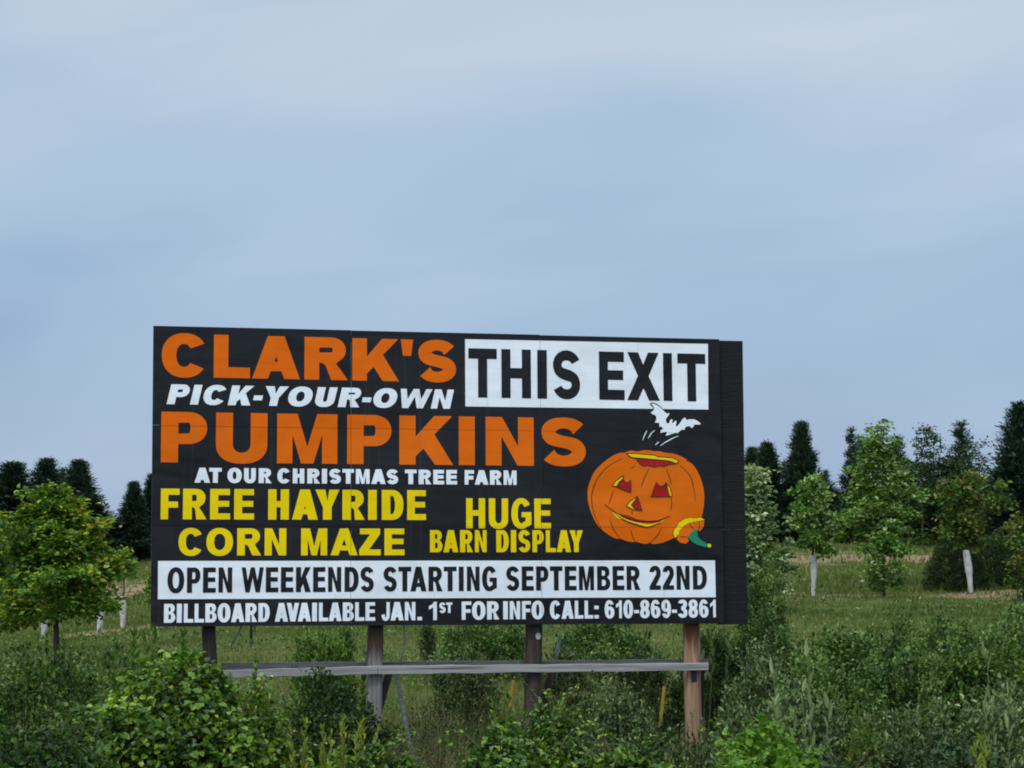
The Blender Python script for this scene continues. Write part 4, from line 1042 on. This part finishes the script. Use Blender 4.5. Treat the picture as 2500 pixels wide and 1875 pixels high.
# broadleaf trees standing among them
def tree(key, fn, mat, px, d, top, width, label, guard=None, kind='broadleaf_tree', group=None, wide=True, rz=None):
    g_ = ground_pt(px, d); h = max(at_depth(px, top, d).z - g_.z, .2); w = width / F * d / 2
    o = plant(kind, (key, mat, px), lambda: fn(h, w), mat, 'bark', px, d, top, width, label, 'tree', group, 'crown', 'trunk', wide, rz=rz, sink=.05)
    if guard:
        gh, gwid, lean_ = guard
        mb = MB(); rr = random.Random(int(px)); pts = []; 
        sx, _, sz = o.scale
        V = []; nn, ns = 14, 10
        for i in range(ns + 1):
            k = i / ns; z = k * gh
            bulge = 1 + .28 * math.sin(math.pi * min(1, max(0, (k - .25) / .75))) * rr.uniform(.7, 1.1) if guard else 1
            for j in range(nn):
                a_ = 2 * math.pi * j / nn
                rx_ = gwid * (.82 + .3 * (k > .45) * .6) * bulge * (1 + rr.uniform(-.05, .05)); ry_ = gwid * .8
                V.append(((lean_ * k + rx_ * math.cos(a_) + .25 * gwid * math.sin(3 * k)) , ry_ * math.sin(a_), z))
        Fc = []
        for i in range(ns):
            for j in range(nn):
                j2 = (j + 1) % nn; Fc.append((i * nn + j, i * nn + j2, (i + 1) * nn + j2, (i + 1) * nn + j))
        Fc.append(tuple(ns * nn + j for j in range(nn)))
        ca, sa = math.cos(-o.rotation_euler.z), math.sin(-o.rotation_euler.z)
        V = [((x * ca - y * sa) / sx, (x * sa + y * ca) / o.scale[1], (z + .05) / sz) for x, y, z in V]
        mb.add(V, Fc); mb.build('trunk_guard', [M['guard']], o, True)
    return o
def round_fn(s_, **k):
    k.pop('H', None); k.pop('R_', None)
    return lambda h, w: gen_tree(s_, H=h, R_=w, **k)
tree('lanky', round_fn(21, nl=20, per=70, leaf=.11, ragged=.5, R_=1.3, clear=.3), 'darkleaf', 924, 98, 425, 36, 'dark broadleaf tree with a ragged top among the right conifers')
tree('lanky2', round_fn(22, nl=18, per=60, leaf=.11, ragged=.6, R_=1.4, clear=.3), 'darkleaf', 944, 99, 430, 40, 'dark broadleaf tree with long loose twigs left of the tufted conifer')
tree('lanky3', round_fn(23, nl=16, per=60, leaf=.11, ragged=.6, R_=1.5, clear=.3), 'darkleaf', 982, 97, 440, 46, 'thin leafed dark tree leaning out towards the big right conifer')
tree('shady', round_fn(25, nl=30, per=190, leaf=.14, clear=.04), 'darkleaf', 838, 106, 492, 70, 'low dark tree in the gap left of the big pale tree')
tree('shady', round_fn(26, nl=30, per=190, leaf=.14, clear=.04), 'darkleaf', 912, 102, 462, 84, 'low dark broadleaf tree right of the big pale tree')
tree('shady', round_fn(27, nl=30, per=190, leaf=.14, clear=.04), 'darkleaf', 1000, 95, 482, 80, 'dark broadleaf tree in front of the big right conifer')
tree('shady', round_fn(28, nl=30, per=190, leaf=.14, clear=.04), 'darkleaf', 780, 108, 495, 80, 'dark low tree behind the first white guarded tree on the right')
tree('shady', round_fn(24, nl=30, per=190, leaf=.14, clear=.04), 'darkleaf', 950, 100, 452, 84, 'low shadowy broadleaf tree at the foot of the right treeline')

# nearer young trees, some with white guards round the trunk
tree('maple', round_fn(31, H=3.6, R_=1.35, nl=34, per=560, leaf=.09, clear=.31, ragged=.5, profile='maple', tight=.6), 'maple', 58, 40, 490, 140, 'big yellow green maple with a broad crown left of the billboard', kind='maple_tree', rz=2.6)
tree('maple_b', round_fn(32, H=3.2, R_=1.2, nl=24, per=170, leaf=.11, clear=.25, ragged=.3), 'maple', -16, 46, 512, 76, 'yellow green tree cut off by the left edge of the photo', kind='maple_tree')
tree('sap', round_fn(33, H=3.0, R_=.7, nl=12, per=50, leaf=.10, clear=.62, ragged=.4), 'maple', 100, 63, 560, 26, 'young tree with a white trunk guard just right of the big maple', (1.03, .115, -.02), 'young_tree', 'young trees in white trunk guards')
tree('sap', round_fn(33, H=3.0, R_=.7, nl=12, per=50, leaf=.10, clear=.62, ragged=.4), 'maple', 123, 63, 548, 26, 'young tree with a white trunk guard nearest the left edge of the billboard', (1.06, .10, -.05), 'young_tree', 'young trees in white trunk guards')
tree('sap2', round_fn(34, H=2.4, R_=.5, nl=12, per=40, leaf=.09, clear=.5), 'maple', 44, 64, 560, 24, 'young tree whose white guard shows left of the maple trunk', (.62, .10, .0), 'young_tree', 'young trees in white trunk guards')
tree('sap2', round_fn(34, H=2.4, R_=.5, nl=12, per=40, leaf=.09, clear=.5), 'maple', 58.5, 68, 566, 22, 'young tree whose narrow white guard touches the maple trunk', (.5, .08, .0), 'young_tree', 'young trees in white trunk guards')
tree('sap2', round_fn(34, H=2.4, R_=.5, nl=12, per=40, leaf=.09, clear=.5), 'maple', 156, 58, 575, 24, 'young tree behind the sign, its white guard foot showing under the lower left corner', (.9, .10, .0), 'young_tree', 'young trees in white trunk guards')
tree('young', round_fn(35, H=3.4, R_=1.0, nl=17, per=200, leaf=.12, clear=.39, ragged=.55), 'young', 813, 60, 476, 62, 'young green tree with pale leaf undersides above a straight white guard', (1.27, .080, .05), 'young_tree', 'young trees in white trunk guards', rz=.3)
tree('tall', round_fn(36, H=5, R_=1.2, nl=26, per=280, leaf=.12, clear=.30, ragged=.6, profile='maple'), 'young', 884, 66, 426, 80, 'tall pale green tree, biggest of the young trees right of the billboard', None, 'young_tree')
tree('small', round_fn(37, H=2.2, R_=.8, nl=20, per=90, leaf=.11, clear=.14, ragged=.3), 'young', 884, 58, 532, 46, 'small low young tree in front of the tall pale green one', None, 'young_tree')
tree('rusty', round_fn(38, H=3.6, R_=1.05, nl=18, per=190, leaf=.12, clear=.41, ragged=.55), 'rusty', 971, 61, 474, 72, 'young tree with rusty leaf tips above a bulging white guard', (1.36, .098, -.12), 'young_tree', 'young trees in white trunk guards', rz=1.0)
tree('pale', round_fn(39, H=3.6, R_=1.0, nl=34, per=240, leaf=.11, clear=.10, ragged=.3, profile='maple'), 'pale', 752, 52, 469, 78, 'silvery pale tree half hidden behind the right edge of the sign', None, 'broadleaf_tree')
tree('edge', round_fn(40, H=2.6, R_=1.0, nl=18, per=60, leaf=.13, clear=.1, ragged=.4), 'rusty', 1024, 58, 515, 48, 'yellowing young tree cut off by the right edge of the photo', None, 'young_tree')
# shrubs of the middle distance
def bush(seed, per, L, W, depth, up, sg, shoots, slen, fine=.5, dens=230):
    return lambda w, h: gen_bush(seed + int(w * 100), w, h, int(dens * (w * h + .45 * w * w) / .9), per, L, W, depth, up, sg, int(shoots * w / .8), slen / h, fine)
def heap(seed, n, L, W, depth, shoots):
    return lambda w, h: gen_mound(seed + int(w * 100), w, w * .85, h, int(n * (w * h + .5 * w * w)), L, W, depth, shoots)
SH = {'round': bush(51, 30, .048, .033, .20, .4, .07, 34, .26, .5, 300),
      'round2': bush(52, 30, .046, .031, .22, .5, .07, 50, .32, .5, 300),
      'dense': bush(53, 32, .055, .036, .22, .3, .07, 14, .18),
      'sage': bush(54, 28, .054, .026, .20, .6, .07, 60, .30, .55, 330),
      'sage2': bush(55, 28, .058, .028, .22, .6, .07, 80, .36, .55, 310),
      'airy': bush(56, 26, .040, .014, .5, .8, .09, 50, .25, .6),
      'willow': bush(57, 20, .085, .032, .35, 1.0, .09, 60, .36, .5),
      'weeds': bush(61, 28, .050, .034, .42, .5, .085, 60, .34),
      'vineheap': heap(58, 8500, .062, .057, .34, 22),
      'vineheap2': heap(59, 8500, .058, .053, .36, 26),
      'mound': heap(60, 10500, .064, .060, .34, 40)}
def shrub(key, mat, px, d, top, width, label, stem='stem', group=None, kind='shrub'):
    wide = key not in ('sage', 'sage2', 'airy')
    g_ = ground_pt(px, d); h = max(at_depth(px, top, d).z - g_.z, .2) * .95; w = width / F * d / 2
    return plant(kind, (key, mat, px), lambda: SH[key](w, h), mat, stem, px, d, top, width, label, 'shrub', group, wide=wide)
shrub('dense', 'darkleaf', 956, 63, 541, 60, 'dark rounded bush left of the bulging white guard')
shrub('dense', 'darkleaf', 1008, 64, 536, 62, 'dark bush in shade right of the bulging white guard')
shrub('dense', 'shrub', 493, 36, 622, 110, 'dark green bush behind the sign, between the middle posts')
shrub('dense', 'shrub', 606, 35, 620, 112, 'dark green bush behind the sign, between the two right posts')
shrub('round', 'darkleaf', 345, 36, 627, 22, 'small dark bush in the meadow under the sign, left of the grey post')
shrub('round2', 'darkleaf', 428, 37, 621, 18, 'narrow dark bush under the sign, right of the grey post')
shrub('round', 'shrub', 762, 36, 556, 54, 'green bush against the lower right corner of the sign')
shrub('round2', 'shrub', 758, 27, 612, 62, 'green shrub at the lower right corner of the sign, in front of the taller one')
SG = 'grey green shrubs in front of the meadow'
shrub('round2', 'shrub', 716, 27, 634, 90, 'shrub just right of the tan post, behind the end of the catwalk', group=SG)
shrub('round', 'shrub', 812, 24, 634, 150, 'low shrub in front of the first white guarded tree on the right', group=SG)
shrub('round2', 'shrub', 888, 25, 626, 170, 'wide green shrub below the tall pale tree', group=SG)
shrub('round', 'shrub', 965, 24, 624, 170, 'wide green shrub below the bulging white guard', group=SG)
shrub('round2', 'shrub', 1030, 23, 614, 140, 'tall green shrub at the right edge, level with the catwalk', group=SG)
shrub('round', 'shrub', 842, 21, 657, 150, 'darker green shrub behind the pale shoots on the right', group=SG)
shrub('round2', 'shrub', 922, 21, 652, 150, 'mid green shrub behind the grey green thicket on the right', group=SG)
shrub('dense', 'weed', 992, 20.5, 645, 150, 'deep green shrub towards the right edge behind the grey green thicket', group=SG)
# shrubs behind and below the catwalk
shrub('willow', 'willow', 318, 27, 634, 62, 'fresh green upright bush behind the left end of the catwalk')
shrub('dense', 'darkleaf', 334, 22, 672, 104, 'dark green bush under the catwalk, left of the grey post')
shrub('airy', 'olive', 432, 21, 700, 84, 'airy olive brown bush under the catwalk, right of the grey post', 'drystem')
shrub('dense', 'darkleaf', 462, 31, 664, 58, 'dark bush with tan stalks seen under the catwalk, between the middle posts')
shrub('sage', 'sage', 470, 29, 652, 60, 'thin grey green bush rising behind the catwalk, between the middle posts', group=SG)
shrub('sage2', 'sage', 562, 28, 650, 64, 'thin grey green bush behind the catwalk, just right of the brown post', group=SG)
shrub('sage', 'sage', 640, 27, 650, 62, 'thin grey green bush behind the catwalk, left of the tan post', group=SG)
shrub('sage2', 'sage', 622, 20.5, 688, 100, 'grey green bush under the catwalk between the two right posts', group=SG)
shrub('sage', 'sage', 762, 21.5, 645, 104, 'tall grey green bush right of the end of the catwalk', group=SG)
shrub('sage', 'sage', 752, 18, 706, 84, 'grey green bush at the foot of the tan post', group=SG)
shrub('sage', 'sage', 690, 19, 729, 70, 'low grey green bush hiding the foot of the tan post', group=SG)
shrub('sage2', 'sage', 800, 16.5, 690, 130, 'grey green bush with tall pale shoots right of the sign', group=SG)
shrub('sage', 'sage', 902, 16.5, 706, 130, 'wide grey green bush in the lower right, left one of two', group=SG)
shrub('sage2', 'sage', 970, 16, 700, 140, 'wide grey green bush in the lower right, right one of two', group=SG)
shrub('sage2', 'sage', 1020, 17.5, 676, 100, 'tall grey green bush at the lower right edge', group=SG)
shrub('round2', 'rusty', 862, 15.8, 716, 56, 'shrub with reddish leaves between the two grey green thickets', 'redstem')
# vines of the foreground
VG = 'vine heaps along the bottom of the photo'
shrub('mound', 'grape', 196, 16.5, 661, 222, 'big rounded mound of leafy vines in the lower left', 'redstem', VG, 'vine_thicket')
shrub('weeds', 'weed', 30, 19.5, 652, 190, 'dark weedy thicket at the left edge beneath the maple', 'stem', VG, 'vine_thicket')
shrub('weeds', 'shrub', 122, 21.5, 648, 150, 'weedy thicket between the maple trunk and the vine mound', 'stem', VG, 'vine_thicket')
shrub('vineheap2', 'weed', 112, 17.4, 696, 110, 'left shoulder of vines leaning on the big rounded mound', 'stem', VG, 'vine_thicket')
shrub('vineheap2', 'weed', 52, 15, 722, 150, 'low vine heap in the lower left corner', 'stem', VG, 'vine_thicket')
shrub('vineheap2', 'grape', 372, 16.5, 736, 150, 'low vine heap at the foot of the grey post', 'stem', VG, 'vine_thicket')
shrub('vineheap', 'grape', 500, 16.5, 728, 170, 'wide low vine heap at the bottom centre', 'stem', VG, 'vine_thicket')
shrub('vineheap2', 'grape', 552, 19, 690, 84, 'vine heap climbing beside the brown post', 'stem', VG, 'vine_thicket')
shrub('vineheap', 'grape', 630, 16, 736, 150, 'low vine heap under the right yellow stake', 'stem', VG, 'vine_thicket')
shrub('vineheap', 'bright', 752, 14.5, 727, 136, 'bright green vine heap at the bottom, right of the tan post', 'greenstem', VG, 'vine_thicket')
shrub('round2', 'grape', 246, 21, 678, 84, 'leafy vine tangle over the left end of the catwalk', 'stem', VG, 'vine_thicket')
shrub('vineheap2', 'darkleaf', 835, 14.8, 748, 110, 'dark leafy heap at the bottom, right of the bright green vines', 'stem', VG, 'vine_thicket')  # dark leaf colour stands in for the shade of the hollow
shrub('vineheap2', 'darkleaf', 950, 14.8, 738, 150, 'dark leafy heap along the bottom right', 'stem', VG, 'vine_thicket')  # leaf colour darkened to paint the shaded hollows below the grey green bushes

# tall single weeds
def shoot(seed):
    r = np.random.default_rng(seed); P = []; D = []; N = []; S = []; segs = []
    for k in range(3):
        b = np.array([r.normal(0, .04), r.normal(0, .04), 0]); e = b + np.array([r.normal(0, .08), r.normal(0, .08), (1.0, .86, .78)[k]])
        pts = curve_pts(b, e, r.normal(0, .03, 3), 7); segs.append((pts, np.linspace(.008, .004, 7)))
        for t_ in np.linspace(.55, 1.0, 9):
            j = min(t_ * 6, 5.999); j0 = int(j); p = pts[j0] + (pts[j0 + 1] - pts[j0]) * (j - j0); a = r.uniform(0, 6.28)
            P.append(p); D.append(np.array([math.cos(a), math.sin(a), r.uniform(1.0, 2.4)])); N.append(np.array([0, -.8, .6]) + r.normal(0, .4, 3)); S.append(r.uniform(.7, 1.2))
    S = np.array(S); return (np.array(P), np.array(D), np.array(N), S * .085, S * .042), segs
def spike(seed):
    r = np.random.default_rng(seed); P = []; D = []; N = []; S = []; segs = []
    for k in range(3):
        b = np.array([r.normal(0, .05), r.normal(0, .05), 0]); e = b + np.array([r.normal(0, .10), r.normal(0, .10), r.uniform(.8, 1.0)])
        pts = curve_pts(b, e, r.normal(0, .04, 3), 7); segs.append((pts, np.linspace(.006, .002, 7)))
        for t_ in np.linspace(.3, 1.0, 34):
            j = min(t_ * 6, 5.999); j0 = int(j); p = pts[j0] + (pts[j0 + 1] - pts[j0]) * (j - j0); a = r.uniform(0, 6.28)
            P.append(p); D.append(np.array([math.cos(a), math.sin(a), r.uniform(.5, 1.6)])); N.append(np.array([0, 0, 1]) + r.normal(0, .4, 3)); S.append((1.25 - .7 * t_) * r.uniform(.7, 1.2))
    S = np.array(S); return (np.array(P), np.array(D), np.array(N), S * .10, S * .045), segs
WG = 'tall weed stalks'
for px, d, top, w, mat, label in (
        (304, 16.5, 722, 33, 'limeflower', 'yellow green weed stalk at the right foot of the vine mound'),
        (325, 16.2, 728, 29, 'limeflower', 'yellow green weed stalk second right of the vine mound'),
        (344, 16.4, 720, 29, 'limeflower', 'yellow green weed stalk left of the foot of the grey post'),
        (363, 16.6, 722, 29, 'limeflower', 'yellow green weed stalk in front of the foot of the grey post'),
        (506, 20, 694, 33, 'willow', 'pale green weed stalk beside the left yellow stake'),
        (136, 21, 634, 33, 'willow', 'weed stalk left of the top of the vine mound'),
        (155, 22, 628, 29, 'willow', 'tallest weed stalk under the lower left corner of the sign'),
        (118, 21, 646, 29, 'willow', 'weed stalk above the left shoulder of the vine mound'),
        (186, 22, 634, 33, 'willow', 'weed stalk just left of the leftmost post'),
        (979, 13.5, 738, 42, 'limeflower', 'bright yellow green weed spike in the lower right corner'),
        (700, 26, 618, 42, 'sageshoot', 'pale weed stalk below the right end of the sign'),
        (350, 26, 640, 37, 'willow', 'green weed stalk behind the catwalk, left of the grey post'),
        (800, 15.6, 660, 42, 'sageshoot', 'tall pale shoot standing above the grey green bush'),
        (771, 15.8, 676, 42, 'sageshoot', 'shorter pale shoot left of the tall one'),
        (1000, 15.2, 660, 42, 'sageshoot', 'pale shoot standing near the lower right edge')):
    plant('weed_stalk', ('shoot' if mat == 'sageshoot' else 'spike') + mat, lambda: shoot(72) if mat == 'sageshoot' else spike(71), mat, 'greenstem', px, d, top, w, label, 'weed', WG)

# yellow stakes
for a, b, label in (((1252, 1667), (1236, 1790), 'thin yellow marker stake left of the brown post, under the catwalk'), ((1621, 1682), (1606, 1818), 'thin yellow marker stake left of the tan post')):
    d = 22.0
    A = at_depth(a[0] * SR, a[1] * SR, d); B = at_depth(b[0] * SR, b[1] * SR, d)
    dirv = (B - A).normalized(); base = A + dirv * ((A.z - gz(A.x, A.y) + .1) / -dirv.z)
    o = empty('marker_stake', base); tag(o, label, 'stake', 'yellow marker stakes')
    mb = MB(); ax = (A - base); sd_ = Vector((.018, 0, 0)); dp = Vector((0, .012, 0))
    mb.prism([-sd_ - dp, sd_ - dp, sd_ + dp, -sd_ + dp][::-1], [ax - sd_ - dp, ax + sd_ - dp, ax + sd_ + dp, ax - sd_ + dp][::-1])
    mb.build('shaft', [M['stake']], o)
    cp = MB(); ay = ax + (ax.normalized() * .006); cp.prism([ax - (sd_ + dp) * 1.08, ax + (sd_ - dp) * 1.08, ax + (sd_ + dp) * 1.08, ax - (sd_ - dp) * 1.08][::-1], [q + ax.normalized() * .03 for q in (ax - (sd_ + dp) * .9, ax + (sd_ - dp) * .9, ax + (sd_ + dp) * .9, ax - (sd_ - dp) * .9)][::-1])
    cp.build('cap', [M['stake']], o)

# ------------------------------------------------------------------ ground cover: grass and undergrowth
rg = np.random.default_rng(8)
def scatter(n, d0, d1, pw=1.0, margin=1.12):
    d = d0 + (d1 - d0) * rg.uniform(0, 1, n) ** pw
    hw = 512 / F * d * margin + .6
    x = rg.uniform(-1, 1, n) * hw
    wob = 1.6 * np.sin(x * .55 + 1) + 1.1 * np.sin(x * 1.7 + d * .9) + rg.normal(0, .8, n)
    bare = (np.abs(d + wob - 88) < 5.2) | (np.abs(d + .05 * x + .5 * wob - 61.5) < 1.5)   # bare tracks between the planted rows
    bare &= rg.uniform(0, 1, n) < .8
    x, d = x[~bare], d[~bare]
    return x, d, ground_z(x, d)
def blades(name, n, d0, d1, hgt, mat, label, pw=1.0, wid=.012):
    x, y, z = scatter(n, d0, d1, pw); n = len(x)
    h = hgt * rg.uniform(.5, 1.3, n) * (.7 + .5 * np.sin(x * .8 + np.sin(y * .6) * 2) ** 2)
    w = wid * (y / 30) * rg.uniform(.6, 1.3, n)
    a = rg.uniform(0, 6.28, n); l = rg.normal(0, .35, (n, 2)) * h[:, None]
    V = np.zeros((n, 3, 3)); V[:, 0] = np.stack([x - np.cos(a) * w, y - np.sin(a) * w, z - .02], 1); V[:, 1] = np.stack([x + np.cos(a) * w, y + np.sin(a) * w, z - .02], 1)
    V[:, 2] = np.stack([x + l[:, 0], y + l[:, 1], z + h], 1)
    o = link(name, mesh_np(name, V.reshape(-1, 3), np.arange(n * 3), np.arange(n) * 3, M[mat]))
    return tag(o, label, 'grass', None, 'stuff')
blades('meadow_grass', 150000, 25, 66, .11, 'grass', 'short rough grass covering the meadow behind the sign', 1.2, .010)
blades('tall_grass', 30000, 19, 32, .42, 'grass', 'tall wild grass and stalks growing around the sign posts', 1.0, .007)
def cover(name, n, d0, d1, hmax, L, W, mat, label, thr=-1):
    x, y, z = scatter(n, d0, d1)
    f = np.sin(x * 1.1 + 1.7 * np.sin(y * .7 + d0)) + np.sin(y * 1.6 + x * .45 + hmax * 9)
    keep = f > thr; x, y, z, f = x[keep], y[keep], z[keep], f[keep]; n = len(x)
    top = hmax * (.45 + .28 * (f - thr) / (2 - thr) + .35 * np.sin(x * 3.1 + y * 2.3) ** 2)
    zz = z + top * (1 - np.abs(rg.normal(0, .3, n)).clip(0, 1))
    P = np.stack([x, y, zz], 1); D = rg.normal(0, .7, (n, 3)) + np.array([0, 0, .1]); N = np.array([0, 0, 1.0]) + rg.normal(0, .5, (n, 3)); s = rg.uniform(.6, 1.3, n)
    o = link(name, leaf_mesh(name, P, D, N, s * L, s * W, M[mat])); return tag(o, label, 'undergrowth', None, 'stuff')
cover('undergrowth', 90000, 14, 27, .50, .050, .034, 'weed', 'tangle of dark weeds covering the ground beneath the sign')
cover('vine_cover', 26000, 16, 22, .75, .062, .056, 'grape', 'mass of creeping vine leaves along the near side of the sign', .2)
cover('sage_cover', 16000, 18, 30, .55, .055, .028, 'sage', 'scattered grey green weeds mixed into the undergrowth', .5)
cover('meadow_weeds', 26000, 27, 46, .35, .07, .045, 'shrub', 'low weeds dotted through the near meadow', .2)
cover('field_weeds', 40000, 46, 100, .28, .10, .05, 'shrub', 'clumps of weeds across the far field', .55)
blades('dry_stalks', 5000, 16, 34, .75, 'drygrass', 'tan dead stalks standing among the weeds', 1.0, .004)
blades('far_grass', 70000, 60, 112, .20, 'grass', 'rough grass across the far slope up to the treeline', 1.0, .016)
